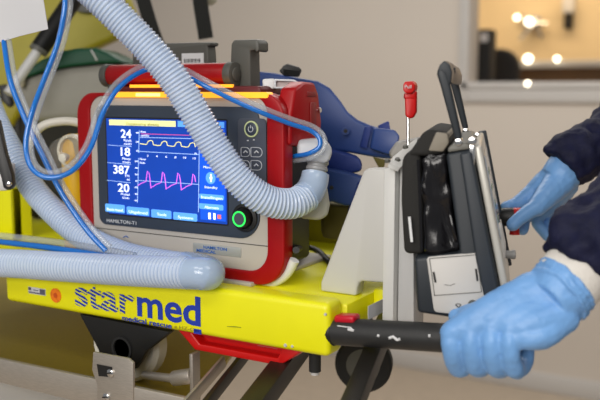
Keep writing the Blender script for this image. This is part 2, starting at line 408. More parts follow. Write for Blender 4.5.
bm = BM(); cyl(bm, b, c, .0098); mk('barrel', bm, M_steel, lk, .001)
bm = BM(); u = onY(193, 352, .82); w = onY(195, 389, .82); box(bm, u.x, u.x+.005, .812, .828, 1.013, u.z); mk('end_plate', bm, M_steel, lk, .001)

# ================================================================== YELLOW EQUIPMENT PLATFORM
PT = 1.168; PB = 1.107
pf = thing('equipment_platform', (-.75, .95, PB), 'yellow equipment platform with blue lettering carrying the monitors', 'platform')
bm = BM(); box(bm, -.9375, -.4165, .80, .858, PB, PT); box(bm, -1.4, -.938, .80, .858, PB, PT)
bm.free(); bm = BM(); box(bm, -.938, -.4255, .80, .834, PB, PT); mk('side_board', bm, M_yellow, pf, .007, 4)
bm = BM(); prism(bm, [V(q) for q in ((-1.25, .834, 1.13), (-.42, .834, 1.13), (-.42, 1.17, 1.13), (-.84, 1.17, 1.13), (-.84, 1.40, 1.13), (-1.25, 1.40, 1.13))], (0, 0, .031)); mk('deck', bm, M_yellow, pf, .003)
bm = BM(); prism(bm, [V(q) for q in ((-1.25, 1.40, 1.13), (-.84, 1.40, 1.13), (-.84, 1.17, 1.13), (-.5, 1.17, 1.13), (-.5, 1.185, 1.13), (-.825, 1.185, 1.13), (-.825, 1.42, 1.13), (-1.25, 1.42, 1.13))], (0, 0, .105)); mk('back_panel', bm, M_yelbehind, pf, .004)  # deck yellow darkened to olive, its shade put into the colour
bm = BM(); a = onY(0, 240, .93)
box(bm, -1.20, onY(12, 200, .93).x, .93, .95, 1.161, onY(8, 187, .93).z); box(bm, onY(12, 200, .93).x-.006, onY(12, 200, .93).x, .93, .97, 1.161, onY(8, 187, .93).z)
mk('post', bm, M_yellow, pf, .003)
bm = BM(); box(bm, -.42, -.40, .90, 1.17, 1.135, 1.166); mk('end_member', bm, M_yellow, pf, .004)
bm = BM(); g0 = onY(362, 300, .82)
obox(bm, (-.3998, .845, 1.143), (0, .06, 0), (.0006, 0, 0), (0, 0, .016)); mk('type_label', bm, M_label, pf)
# lettering
lx = lambda px, py: onY(px, py, .7992)
a = lx(75, 306.8); b = lx(200.5, 324.5); zb = lx(140, 315.6).z
wtot = b.x-a.x; wl = lx(134.5, 306).x; wm = lx(137, 306).x
bm = text_bm('star', (a.x, .7996, zb), EX, EZ, width=wl-a.x, height=.0365, bold=.022); mk('striped_lettering', bm, M_stripe, pf)
bm = text_bm('med', (wm, .7996, zb), EX, EZ, width=b.x-wm, height=.0365, bold=.022); mk('bold_lettering', bm, M_navy, pf)
a2 = lx(122, 319.5); b2 = lx(171.5, 327.5)
bm = text_bm('medical rescue', (a2.x, .7996, lx(140, 323).z), EX, EZ, width=b2.x-a2.x, height=.0066, bold=.02); mk('small_lettering', bm, M_navy, pf)
a3 = lx(174, 328); b3 = lx(201, 332)
bm = text_bm('« HZ-Gel', (a3.x, .7996, lx(186, 330).z), EX, EZ, width=b3.x-a3.x-.004, height=.0042); mk('maker_lettering', bm, mat('olive_print', '#a59a2a', .5), pf)
bm = BM(); box(bm, b3.x-.011, b3.x, .7993, .80, a3.z-.0025, a3.z+.0035); mk('maker_mark', bm, M_navy, pf)
bm = BM(); u = lx(28, 286.5); w = lx(45.5, 296); box(bm, u.x, w.x, .7993, .80, w.z, u.z); lb = mk('inventory_label', bm, M_label, pf)
bm = BM()
for (x0, x1, z0, z1) in ((.02, .18, .5, .95), (.02, .65, .1, .3), (.3, .6, .55, .66), (.68, .98, .1, .9)):
    box(bm, u.x+(w.x-u.x)*x0, u.x+(w.x-u.x)*x1, .7989, .7994, w.z+(u.z-w.z)*z0, w.z+(u.z-w.z)*z1)
mk('label_print', bm, mat('label_ink', '#5a5868', .6), lb)
c = lx(55.5, 295.5); bm = BM(); lathe(bm, c+V((0, .001, 0)), (0, -1, 0), [(0, .0098), (.001, .0098)], 28); sl = mk('round_seal', bm, M_orange, pf)
bm = BM(); lathe(bm, c+V((0, .0002, 0)), (0, -1, 0), [(0, .004), (.0006, .004)], 5); mk('seal_print', bm, mat('seal_ink', '#c9500a', .5), sl)
for (x, y, r) in ((285, 345.5, .0024), (292, 346.5, .0018), (325, 314.5, .0018)):
    c = lx(x, y); bm = BM(); lathe(bm, c+V((0, .001, 0)), (0, -1, 0), [(0, r), (.0012, r*.8)], 8); mk('chip_mark', bm, M_channel2, pf)
bm = BM(); a = lx(227, 326.5); b = lx(241, 327.5); sweep(bm, [a, a.lerp(b, .5)+EZ*.0005, b], [.0004, .0008, .0004], 6); mk('scuff_mark', bm, mat('scuff_green', '#9aa010', .6), pf)
# push bar
BYc = .8165; BA = onY(334, 331.3, BYc); BB = onY(512, 341.9, BYc)
bm = BM(); P = [BA.lerp(BB, k/10) for k in range(11)]; d = (BB-BA).normalized()
P = [P[0]-d*.02]+P; R = [.0152]*len(P); P += [P[-1]+d*.004, P[-1]+d*.007]; R += [.0125, .008]
sweep(bm, P, R, 28); pb = mk('push_bar', bm, M_rod, pf)
bm = BM(); cyl(bm, BA-d*.004, BA+d*.002, .0162); mk('collar', bm, M_black, pf, .001)
def onbar(px, ang, r):
    c = onY(px, 332+(px-334)*.0565, BYc); f = (V((0, -1, 0))-d*V((0, -1, 0)).dot(d)).normalized(); u = d.cross(f); u = u if u.z > 0 else -u
    return c+(f*math.cos(math.radians(ang))+u*math.sin(math.radians(ang)))*r
for seq in (((343, 42), (349, 40), (356, 38), (359, 28)), ((395, 4), (399, 10), (403, -2), (406, 3)), ((383.5, 12), (385.5, 9)), ((434, 22), (436, 22)), ((354, 30), (360, 26))):
    bm = BM(); P = [onbar(x, a_, .0151) for x, a_ in seq]; sweep(bm, P, [.0009 if len(seq) == 4 and seq[0][0] == 343 else .0016]*len(P), 6); mk('scratch', bm, M_scratch, pb)
bm = BM(); a = onbar(338, 90, .0125); b = onbar(358, 90, .0125)
obox(bm, a+V((0, -.009, 0)), b-a, (0, .018, 0), (0, 0, .0085)); mk('release_button', bm, M_redbtn, pf, .003, 3)
# red carrying handle under the board
hx = lambda x, y: onY(x, y, .815)
out = [hx(176, 330), hx(312, 353), hx(303, 358), hx(281, 364.5), hx(196, 350.5)]
zt = PB
o1 = V((hx(177, 333).x, .812, zt)); o2 = V((hx(305, 355).x, .812, zt)); 
outer = [o1, V((hx(196, 350).x, .812, zt-.024)), V((hx(281, 364).x, .812, zt-.024)), o2]
bm = BM(); ys = .03
ix0, ix1 = hx(193, 340).x, hx(283, 356).x
inner = [V((ix0, .812, zt-.004)), V((ix0+.012, .812, zt-.0155)), V((ix1-.006, .812, zt-.0155)), V((ix1, .812, zt-.004))]
ring_prism(bm, outer, inner, (0, ys, 0)); mk('carry_handle', bm, M_red2, pf, .0025, 3)
bm = BM(); box(bm, ix0-.004, ix1+.004, .828, .834, zt-.02, zt-.002); mk('handle_back', bm, M_red2, pf)
bm = BM(); box(bm, hx(256, 349).x, hx(276, 352).x, .818, .822, zt-.0062, zt-.0035); mk('latch_tab', bm, M_plate, pf)
# front castor under the board
bm = BM()
tri = [onY(*q, .806) for q in ((79, 314), (170, 332), (146, 351), (139, 362), (133, 370), (102, 366), (98, 350))]
tri = [V((q.x, .806, min(q.z, PB))) for q in tri]
prism(bm, tri, (0, .012, 0)); fk = mk('castor_fork', bm, M_black, pf, .002)
c = onY(122, 349, .8055); bm = BM(); lathe(bm, c, (0, -1, 0), [(-.001, .0165), (.0018, .0165), (.0018, .0135), (-.0005, .013)], 28); mk('fork_ring', bm, M_blackmat, fk)
wc = V((onY(130.5, 363, .845).x, .845, 1.0135+.051))
wax = (AH+RT*.42).normalized()
def wheel(c, ax, R, w, mt, mh, par, nm='castor_wheel'):
    bm = BM(); lathe(bm, c, ax, [(-w/2, R*.72), (-w/2, R*.9), (-w*.3, R), (w*.3, R), (w/2, R*.9), (w/2, R*.72)], 40); wh = mk(nm, bm, mt, par)
    bm = BM(); lathe(bm, c, ax, [(-w*.52, R*.25), (-w*.52, R*.55), (-w*.42, R*.73), (w*.42, R*.73), (w*.52, R*.55), (w*.52, R*.25)], 32); mk('wheel_hub', bm, mh, wh)
    bm = BM(); lathe(bm, c, ax, [(-w*.62, R*.16), (w*.62, R*.16)], 16); mk('axle', bm, M_dgrey, wh)
wheel(wc, wax, .052, .032, M_tyre, M_blackmat, pf)
rc = at(364, 363, 1.22); wheel(rc, (AH+RT*.2).normalized(), .041, .026, M_blackmat, M_dgrey, pf, 'rear_wheel')
rc2 = rc+EZ*.06
bm = BM(); sweep(bm, [rc+V((0, 0, .0)), rc+V((0, 0, .11))], .012, 10); mk('wheel_stem', bm, M_black, pf)
a = at(315, 350, .98); b = at(315, 372, .98); bm = BM(); lathe(bm, V((a.x, a.y, 1.132)), (0, 0, -1), [(0, .007), (1.132-b.z, .007)], 18); lg = mk('foot_post', bm, M_blackmat, pf)
bm = BM(); lathe(bm, V((a.x, a.y, b.z)), (0, 0, -1), [(0, .0055), (.004, .005)], 18); mk('foot_tip', bm, M_channel2, lg)

# ================================================================== VENTILATOR
VY = .86
ve = thing('ventilator', (-.68, 1.0, 1.161), 'red and grey portable ventilator with lit blue screen and red top handle', 'ventilator')
x0, x1, z0, z1 = -.828, -.537, 1.176, 1.395
# red bumper shell around the front
outer = rrect(-.847, -.517, 1.163, 1.3965, (.034, .038, .03, .03), VY-.003, 8); inner = rrect(x0+.004, x1-.004, z0+.003, z1-.003, (.024, .028, .02, .022), VY-.003, 8)
bm = BM(); ring_prism(bm, outer, inner, (0, .022, 0)); mk('bumper', bm, M_red, ve, .004, 3)
bm = BM(); prism(bm, rrect(x0, x1, z0, z1, (.026, .03, .022, .024), VY, 8), (0, .05, 0)); mk('front_frame', bm, M_vgrey, ve, .004, 3)
bm = BM(); box(bm, -.822, -.612, .905, 1.06, 1.166, 1.385); box(bm, -.80, -.552, .88, .985, 1.176, 1.36); mk('housing', bm, M_black, ve, .006, 3)
# raised red cheek on the right with its catch
def vx(px, py, x): return onX(px, py, x)
bm = BM(); pr = [V((-.535, .868, 1.37)), V((-.535, .878, 1.402)), V((-.535, .90, 1.410)), V((-.535, .926, 1.409)), V((-.535, .936, 1.395)), V((-.535, .944, 1.36)), V((-.535, .94, 1.335)), V((-.535, .91, 1.33)), V((-.535, .866, 1.335))]
prism(bm, pr, (.022, 0, 0)); cheek = mk('cheek', bm, M_red, ve, .004, 3)
bm = BM(); obox(bm, (-.5135, .905, 1.392), (0, .022, 0), (.0016, 0, 0), (0, 0, .006)); obox(bm, (-.5135, .913, 1.355), (0, .014, 0), (.002, 0, 0), (0, 0, .03)); mk('catch', bm, mat('dull_red', '#8a2020', .5), cheek, .001)
c = V((-.512, .935, 1.375)); bm = BM(); lathe(bm, c, EX, [(-.002, .003), (.002, .003)], 12); mk('bolt', bm, M_chrome, cheek)
bm = BM(); c = V((-.5165, .892, 1.344)); lathe(bm, c, EX, [(0, .003), (.0015, .003)], 12); mk('indicator', bm, mat('yellow_dot', '#e8d820', .5), ve)
# dark control panel and its contents
PX0, PX1, PZ0, PZ1 = -.812, -.552, 1.2185, 1.380
bm = BM(); prism(bm, rrect(PX0, PX1, PZ0, PZ1, (.012, .03, .016, .01), VY-.0025, 8), (0, .004, 0)); mk('control_panel', bm, M_dpanel, ve, .0012)
bm = BM(); box(bm, x0+.006, x1-.001, VY-.0006, VY, 1.2115, 1.2125); mk('seam', bm, M_dgrey, ve)
SY = VY-.0028
scq = lambda px, py, dy=0: onY(px, py, SY-dy)
sx0, sx1, sz0, sz1 = scq(106.3, 118).x, scq(226.2, 121).x, scq(160, 218).z, scq(160, 119.3).z
bm = BM(); prism(bm, rrect(sx0-.002, sx1+.002, sz0-.002, sz1+.002, .003, SY), (0, .001, 0)); mk('screen_surround', bm, M_black, ve)
bm = BM(); box(bm, sx0, sx1, SY-.0005, SY+.001, sz0, sz1); scr = mk('screen', bm, M_screen, ve)
def ui(name, rects, m, dy, par=scr, r=.0):
    for (ax, ay, bx, by) in rects:
        bm = BM(); a = onY(ax, ay, SY); b = onY(bx, by, SY); prism(bm, rrect(a.x, b.x, b.z, a.z, max(r, .0001), SY-dy, 3), (0, .0004, 0)); mk(name, bm, m, par)
ui('side_field', [(199.5, 128, 226, 221.5)], M_screen2, .0007)
ui('alarm_field', [(109.5, 119.5, 176, 126.8)], M_yell_ui, .0008)
ui('title_key', [(178, 121, 224.5, 128)], M_key, .0009)
ui('soft_key', [(105.6, 203.4, 125.2, 213.2), (127, 206.3, 149.6, 216), (151.6, 209, 171.8, 219), (173.6, 211.8, 197.6, 221.6)], M_key, .0009, r=.0018)
ui('side_key', [(199.6, 193.5, 224.3, 200.3), (199.4, 203, 223.8, 210.6)], M_key, .0009, r=.0018)
ui('battery_icon', [(208.6, 212.5, 211.2, 219.2), (213.6, 213, 216, 219.6)], M_white_ui, .0009)
ui('status_icon', [(217.8, 214.5, 221.4, 219)], M_red_ui, .0009)
bm = BM()
for (x, y, r) in ((211.5, 158, .0068), (211, 178, .0075)):
    lathe(bm, scq(x, y), (0, -1, 0), [(0, r), (.0008, r)], 24)
ic = mk('round_icon', bm, M_key, scr)
bm = BM()
for (x, y) in ((211.5, 158), (211, 178)):
    c = scq(x, y, .0009); lathe(bm, c, (0, -1, 0), [(0, .0022), (.0002, .0022)], 10); box(bm, c.x-.0012, c.x+.0012, c.y-.0002, c.y, c.z-.005, c.z+.005)
mk('icon_symbol', bm, M_white_ui, scr)
def T(items, name, m, dy=.0012, bold=0):
    for (s, ax, ay, w, h) in items:     # text, left px, baseline px, width px, cap height px
        a = onY(ax, ay, SY-dy); b = onY(ax+w, ay, SY-dy); c = onY(ax, ay-h, SY-dy)
        mk(name, text_bm(s, (a.x, SY-dy, a.z), EX, EZ, width=b.x-a.x, height=c.z-a.z, bold=bold), m, scr)
T([('24', 121, 137.6, 10.3, 8.6), ('18', 121, 155.6, 9.3, 8.6), ('387', 113.6, 173.3, 16, 8.6), ('20', 118, 191.4, 11.4, 8.6)], 'numeral', M_white_ui, bold=.012)
T([('Ppiek', 124, 141.3, 7.6, 2.3), ('cmH2O', 124, 144.8, 7.6, 2.2), ('Pinsp', 122.4, 159.5, 8.2, 2.3), ('l/min', 123, 163, 7.4, 2.2), ('VTE', 125, 176.8, 4.6, 2.3), ('ml', 127, 180.4, 2.6, 2.2), ('fTotaal', 121, 195, 8.6, 2.3), ('b/min', 122.6, 198.6, 6.6, 2.2),
   ('Paw', 141, 132.6, 5, 2), ('cmH2O', 141, 136.4, 8, 2), ('Flow', 140, 160, 6, 2.1), ('l/min', 140, 163.6, 5, 2.1), ('40', 135.8, 133.6, 3, 1.8), ('20', 135.8, 142.6, 3, 1.8), ('0', 136.4, 151.6, 2, 1.8),
   ('2', 147, 156.6, 1.5, 2), ('4', 156, 157.1, 1.8, 2), ('6', 165.4, 157.6, 1.8, 2), ('8', 174.6, 158.2, 1.8, 2), ('10', 183.4, 158.6, 2.8, 2), ('12', 193, 159.2, 2.8, 2), ('s', 194.4, 154, 2.6, 2),
   ('60', 135, 162, 3, 1.7), ('40', 135, 168.6, 3, 1.7), ('20', 135, 175, 3, 1.7), ('0', 135.6, 181.6, 1.8, 1.7), ('-20', 134, 188, 3.6, 1.7), ('-40', 134, 194.6, 3.6, 1.7), ('-60', 134, 201, 3.6, 1.7)], 'small_caption', M_white_ui)
T([('Basis-instel.', 107, 210.2, 16.6, 2.8), ('Uitgebreid', 129, 212.8, 18.4, 2.8), ('Tools', 157, 215.4, 9.4, 2.8), ('Systeem', 178, 218.2, 15, 2.8), ('Instellingen', 201.4, 198.2, 21, 2.8), ('Alarmen', 204.6, 208.2, 14, 2.8), ('Manoeuvre', 203.6, 168, 16, 2.4), ('Standby', 204.6, 188, 13, 2.4), ('Modus', 186, 126.6, 18, 4)], 'key_caption', M_white_ui)
T([('Oxygenering afwezig', 126, 125, 33, 2.9)], 'alarm_text', M_dark_ui)
def curve(name, pts, m, r=.00045):
    for seq in pts:
        bm = BM(); P = [onY(x, y, SY-.0009) for x, y in seq]; sweep(bm, P, r, 6); mk(name, bm, m, scr)
curve('rule', [[(108, 145), (131.5, 146.6)], [(107.4, 162.5), (131, 164.6)], [(107, 180.3), (130.6, 182.8)]], M_grey_ui, .00035)
curve('axis', [[(139.2, 130.5), (138.8, 153)], [(137.6, 151.3), (198.6, 154.6)], [(138.6, 158), (137.4, 203)], [(137.8, 180.4), (198.6, 184.4)], [(199.4, 137), (198.4, 212)], [(140, 137.4), (199.4, 138.8)]], M_grey_ui, .0004)
curve('limit_line', [[(141, 133.8), (198, 135.6)]], M_pink_ui, .0005)
w = [(140, 143.6)]
for k in range(4):
    b = 146.5+k*14; dy = k*.75
    w += [(b, 144.6+dy), (b+1.6, 141.4+dy), (b+4, 140.4+dy), (b+6, 141+dy), (b+7, 144.8+dy)]
    if k < 3: w += [(b+12, 145.6+dy)]
curve('pressure_curve', [w], M_wave_ui, .0006)
w = []
for k in range(4):
    b = 138+k*15.2; dy = k*1.0
    w += [(b, 185.5+dy), (b+3, 183.4+dy), (b+8, 181.5+dy), (b+9.4, 171+dy), (b+11, 173+dy), (b+12, 179+dy), (b+13, 188.4+dy), (b+14.2, 187+dy)]
curve('flow_curve', [w[:-2]], M_mag_ui, .0006)
# keypad
bm = BM(); a = onY(238, 118, SY); b = onY(266.5, 190, SY); prism(bm, rrect(a.x, b.x, b.z, a.z, .006, SY-.0006), (0, .002, 0)); mk('keypad', bm, M_keypad, ve)
c = onY(252, 129, SY); bm = BM(); lathe(bm, c, (0, -1, 0), [(0, .0098), (.0024, .0098), (.0024, .0082), (.0012, .008)], 32); pw = mk('power_button', bm, M_ring, ve)
bm = BM(); lathe(bm, c, (0, -1, 0), [(0, .0082), (.002, .0082), (.003, .006)], 28); mk('button_cap', bm, M_dpanel, pw)
bm = BM(); P = [c+V((.0034*math.sin(t), -.0032, .0034*math.cos(t))) for t in [math.radians(35+290*k/16) for k in range(17)]]; sweep(bm, P, .0005, 6); sweep(bm, [c+V((0, -.0032, .001)), c+V((0, -.0032, .0046))], .0005, 6); mk('power_symbol', bm, M_ltxt, pw)
def pill(px0, py0, px1, py1):
    a = onY(px0, py0, SY-.0008); b = onY(px1, py1, SY-.0008); y = SY-.0008; h = a.z-b.z
    o = rrect(a.x, b.x, b.z, a.z, (.002, h/2.05, h/2.05, .002), y, 6); i_ = rrect(a.x+.0007, b.x-.0007, b.z+.0007, a.z-.0007, (.0015, h/2.05-.0007, h/2.05-.0007, .0015), y, 6)
    bm = BM(); ring_prism(bm, o, i_, (0, -.0008, 0)); k = mk('key', bm, M_ltxt, ve)
    bm = BM(); cx, cz = (a.x+b.x)/2, (a.z+b.z)/2
    sweep(bm, [V((cx-.0028, y-.0006, cz-.001)), V((cx, y-.0006, cz+.0016)), V((cx+.003, y-.0006, cz-.0006))], .0009, 6); mk('key_symbol', bm, M_ltxt, k)
for q in ((241, 147, 250.4, 157), (250.8, 147, 262.6, 157.4), (241, 160, 250.4, 170), (250.8, 160, 262.2, 170.6), (242, 184, 251, 193)): pill(*q)
bm = BM()
for (x, y) in ((248, 140.6), (254, 140)): c = onY(x, y, SY-.0004); box(bm, c.x-.0012, c.x+.0012, c.y-.0006, c.y, c.z-.0005, c.z+.0008)
mk('led', bm, M_ltxt, ve)
kc = onY(245.5, 217.5, SY)
bm = BM(); lathe(bm, kc, (0, -1, 0), [(0, .0175), (.003, .0175), (.004, .0135), (.001, .013)], 40); mk('knob_seat', bm, M_black, ve)
bm = BM(); lathe(bm, kc, (0, -1, 0), [(0, .0118), (.012, .0112), (.014, .0105)], 40); kb = mk('control_knob', bm, M_black, ve)
bm = BM(); lathe(bm, kc+V((0, -.0136, 0)), (0, -1, 0), [(0, .0096), (.0008, .0096), (.0008, .0076), (0, .0076)], 40); mk('knob_ring', bm, M_green, kb)
bm = BM(); lathe(bm, kc+V((0, -.0134, 0)), (0, -1, 0), [(0, .0076), (.0012, .0072)], 32); mk('knob_face', bm, M_keypad, kb)
# prints
a = onY(107, 221.9, SY); b = onY(136.5, 224.6, SY)
bm = text_bm('HAMILTON-T1', (a.x, SY-.0002, a.z), EX, EZ, width=b.x-a.x, height=.0048, bold=.01); mk('model_lettering', bm, M_ltxt, ve)
NY = VY-.001
a = onY(193, 252.5, NY); b = onY(241, 259, NY); c = onY(193, 242.5, NY)
bm = BM(); prism(bm, rrect(a.x, b.x, a.z+.0005, c.z, .0015, NY), (0, .002, 0)); npz = mk('name_plate', bm, M_plate, ve, .0005)
hh = c.z-a.z
bm = text_bm('HAMILTON', (a.x+.017, NY-.0002, a.z+hh*.54), EX, EZ, width=.036, height=hh*.3, bold=.02)
text_bm('MEDICAL', (a.x+.006, NY-.0002, a.z+hh*.14), EX, EZ, width=.03, height=hh*.3, bold=.02, bm=bm); mk('plate_lettering', bm, M_blue_txt, npz)
bm = BM(); c = onY(126, 237, NY); sweep(bm, [c+V((-.005, 0, -.001)), c+V((0, 0, .0014)), c+V((.004, 0, -.0004))], .0006, 6); mk('small_mark', bm, M_blue_txt, ve)
# top: alarm strip, red tube handle with grey hooks
bm = BM(); a = onY(118, 95, VY+.0); b = onY(270, 95, VY)
prism(bm, rrect(a.x-.008, b.x, z1-.0045, z1+.0025, .003, VY-.0048, 3), (0, .012, 0)); al = mk('alarm_lamp', bm, M_amber, ve)
for u0, u1 in ((.035, .075), (.10, .135)):
    bm = BM(); box(bm, a.x+u0, a.x+u1, VY-.0052, VY, z1-.003, z1+.001); mk('lit_segment', bm, M_amber2, al)
bm = BM(); box(bm, a.x+.01, -.60, VY+.012, VY+.016, z1+.008, z1+.012); mk('upper_lamp', bm, M_amber, al)
bm = BM(); prism(bm, rrect(-.80, -.56, 1.392, 1.405, .005, VY+.014, 3), (0, .05, 0)); mk('top_cover', bm, mat('dark_red', '#5a0f14', .5), ve, .003)
hA = onY(107, 76, VY+.02); hB = onY(224, 75.5, VY+.02); hz = 1.4195
bm = BM(); cyl(bm, (hA.x, VY+.03, hz), (hB.x, VY+.03, hz), .0145, seg=32); hd = mk('top_handle', bm, M_red, ve, .001)
for xx, s in ((hA.x, -1), (hB.x, 1)):
    bm = BM(); cyl(bm, (xx, VY+.03, hz), (xx+s*.011, VY+.03, hz), .0155, seg=28); cyl(bm, (xx+s*.011, VY+.03, hz), (xx+s*.013, VY+.03, hz), .009, seg=20); en = mk('handle_end', bm, M_dgrey, ve, .0015)
    bm = BM(); box(bm, xx-.004*s-.006, xx-.004*s+.012, VY+.022, VY+.045, 1.385, hz-.008); mk('handle_foot', bm, M_dgrey, ve, .002)
def hook(px_l, px_r, px_lip, ytop, yb, yy):
    a = onY(px_l, ytop, yy); b = onY(px_r, ytop, yy); l = onY(px_lip, ytop, yy); zb_ = onY(px_l, yb, yy).z; zt_ = a.z
    bm = BM(); pts = [V((a.x-.004, yy, zb_)), V((b.x+.001, yy, zb_)), V((b.x, yy, zt_-.014)), V((l.x-.006, yy, zt_-.013)), V((l.x-.004, yy, zt_-.016)), V((l.x, yy, zt_-.014)), V((l.x, yy, zt_-.004)), V((l.x-.004, yy, zt_)), V((a.x+.004, yy, zt_)), V((a.x, yy, zt_-.005))]
    prism(bm, pts, (0, .024, 0)); return mk('rail_hook', bm, M_dgrey, ve, .0022)
hook(231, 249.5, 258.5, 40, 96, VY+.04)
# label bracket behind the handle, with barcode sticker
lb_y = VY+.075
a = onY(132, 44, lb_y); b = onY(207, 44, lb_y); cbot = onY(132, 80, lb_y).z
bm = BM(); pts = [V((a.x, lb_y, cbot)), V((b.x+.003, lb_y, cbot)), V((b.x+.001, lb_y, a.z-.014)), V((b.x, lb_y, a.z-.006)), V((b.x+.005, lb_y, a.z-.006)), V((b.x+.006, lb_y, a.z-.001)), V((a.x+.008, lb_y, a.z)), V((a.x, lb_y, a.z-.012))]
prism(bm, pts, (0, .02, 0)); lbk = mk('back_bracket', bm, M_dgrey, ve, .002)
a = onY(182, 53.5, lb_y); b = onY(204, 64.5, lb_y); bm = BM(); box(bm, a.x, b.x, lb_y-.0008, lb_y, b.z, a.z); stk = mk('barcode_sticker', bm, M_white, lbk)
bm = BM()
for k in range(14): x = a.x+.004+k*(b.x-a.x-.008)/14; box(bm, x, x+.0006+.0006*(k % 3 == 0), lb_y-.0012, lb_y-.0007, b.z+.003, b.z+.008)
mk('barcode', bm, M_black, stk)
# foot plate and curved arm
bm = BM(); P = [V((-.60, .885, 1.1625)), V((-.565, .875, 1.1625)), V((-.54, .872, 1.166)), V((-.522, .872, 1.178)), V((-.511, .872, 1.196))]
P = spline(P, .006); sweep(bm, P, .0062, 12, flat=1.0); mk('cradle_arm', bm, M_white, ve)
bm = BM(); box(bm, -.82, -.56, .85, 1.06, 1.161, 1.166); mk('cradle_plate', bm, M_vgrey, ve, .001)
bm = BM(); c = at(316, 205, 1.06); prism(bm, [at(*q, 1.045) for q in ((300, 186), (327, 186), (330, 205), (328, 216), (320, 221), (300, 219))], AH*.03); mk('water_trap', bm, mat('trap_cream', '#c9c8bd', .4, clear=.15), ve, .005, 3)
# breathing port block with elbow
bm = BM(); a = at(303, 140, 1.06)
ctr = at(311, 150, 1.055)
hp = [at(*q, 1.02) for q in ((297, 140), (322, 139), (330, 144), (333, 152), (330, 160), (327, 164), (309, 161), (304, 158), (297, 157))]
prism(bm, hp, AH*.034); mk('breathing_port', bm, M_elbow, ve, .006, 3)
bm = BM(); cyl(bm, at(317, 160, 1.03), at(317, 176, 1.03), .0165)
bm.free(); bm = BM(); cA = at(318.5, 157, 1.036); cB = at(315.5, 178, 1.034); lathe(bm, cA, (cB-cA), [(0, .0125), (.004, .0128), (.005, .0136), (.008, .0136), (.009, .0122), (.012, .0122), (.013, .0134), (.016, .0134), (.017, .012), (.020, .012), (.021, .0132), ((cB-cA).length+.004, .0132)], 28); mk('port_cuff', bm, M_cuffg, ve)

# ================================================================== HOSES AND TUBES
def corrugated(P, R, pitch=.0046, depth=.10):
    Q = spline(P, pitch/6); rad = []
    pat = (1.0, .992, 1-depth*.6, 1-depth, 1-depth, 1-depth*.5)
    for i in range(len(Q)): rad.append(R*pat[i % 6])
    bm = BM(); sweep(bm, Q, rad, 26); bm.faces.ensure_lookup_table()
    for k in range((len(Q)-1)*26):
        if (k//26) % 6 in (2, 3, 4): bm.faces[k].material_index = 1
    return bm, Q
def hose_mesh(bm, par): mk('corrugated_tube', bm, M_hose, par).data.materials.append(M_web)
h1 = thing('breathing_hose', at(240, 190, 1.0), 'thick corrugated clear hose hanging in front of the ventilator screen', 'hose')
P = [at(30, -64, .94), at(70, -28, .94), at(101, 0, .94), at(126, 25, .945), at(150, 50, .95), at(171, 75, .955), at(188, 101, .96), at(203, 127, .965), at(219, 153, .97), at(240, 181, .975), at(266, 200, .985), at(292, 203.5, 1.0), at(308, 195, 1.015)]
bm, Q = corrugated(P, .0185); hose_mesh(bm, h1)
bm = BM(); e = [at(304, 198.5, 1.01), at(310, 191, 1.02), at(314, 182, 1.027), at(315.5, 174, 1.03)]; e = spline(e, .003)
sweep(bm, e, [.0188-.0018*(i/(len(e)-1)) for i in range(len(e))], 26); mk('end_cuff', bm, M_hosec, h1)
HR = .0195
h2 = thing('breathing_hose', onY(100, 280, .79), 'corrugated clear hose doubling back along the top of the yellow board', 'hose')
pc = [onY(-90, 262, .785), onY(0, 263, .785), onY(60, 266.5, .785), onY(120, 270, .785), onY(178, 272.5, .785), onY(192, 273, .785)]
bm, Q = corrugated(pc, HR, .0055, .12); hose_mesh(bm, h2)
pb_ = [onY(-30, 40, .86), onY(-18, 80, .858), onY(-8, 112, .855), onY(3, 136, .852), onY(17, 161, .85), onY(32, 187, .847), onY(50, 208, .843), onY(72, 228, .839), onY(97, 244, .835), onY(127, 256, .83), onY(160, 263, .828), onY(186, 267, .826)]
bm, Q2 = corrugated(pb_, HR*.93, .0052, .12); hose_mesh(bm, h2)
ub = [onY(188, 273, .785), onY(198, 273.3, .785)]
e1 = onY(200, 273.3, .785); e2 = Q2[-1]; mid = (e1+e2)/2; dd = (e2-e1)/2
arc = [onY(189, 273, .785)]+[mid-dd*math.cos(t)+EX*.021*math.sin(t) for t in [math.pi*k/14 for k in range(15)]]+[Q2[-3]]
bm = BM(); sweep(bm, spline(arc, .003), HR*1.0, 26); mk('bend', bm, M_hosec, h2)
VD = -FW
def twin(name, P, label, r=.0031, side=1, par=None, group=None):
    t = thing(name, P[len(P)//2], label, 'tube', group)
    Q = spline(P, .004); A = []; B = []
    F = frames(Q)
    for q, (T_, n, b) in zip(Q, F):
        s = T_.cross(VD).normalized()*side; A.append(q+s*r*1.02); B.append(q-s*r*1.02)
    bm = BM(); sweep(bm, A, r, 12); mk('blue_lumen', bm, M_tubeb, t, label='translucent blue tube')
    bm = BM(); sweep(bm, B, r, 12); mk('clear_lumen', bm, M_tubec, t, label='clear tube')
    return t
PT1 = [at(70, -40, .92), at(68, -8, .92), at(67, 12, .92), at(60, 45, .925), at(46, 82, .93), at(35, 112, .935), at(28.5, 142, .935), at(33, 165, .93), at(48, 175, .925), at(70, 169, .93), at(88, 147, .945), at(100, 113, .96), at(116, 87, .97), at(138, 70.5, .985), at(158, 65.5, .995), at(180, 70, .985), at(205, 83, .97), at(235, 98, .975), at(262, 110, .98), at(290, 121, .995), at(312, 128.5, 1.005), at(322, 138, 1.005), at(321, 149, 1.005), at(309, 156, 1.01), at(294, 158.5, 1.03)]
twin('sensor_tube', PT1, 'thin blue and clear twin tube looping over the ventilator top to its side port', .0029, 1)
PT2 = [at(3, 12, 1.02), at(7, 45, 1.0), at(13, 80, .98), at(25, 112, .97), at(43, 150, .965), at(63, 190, .965), at(88, 227, .96), at(108, 249, .955)]
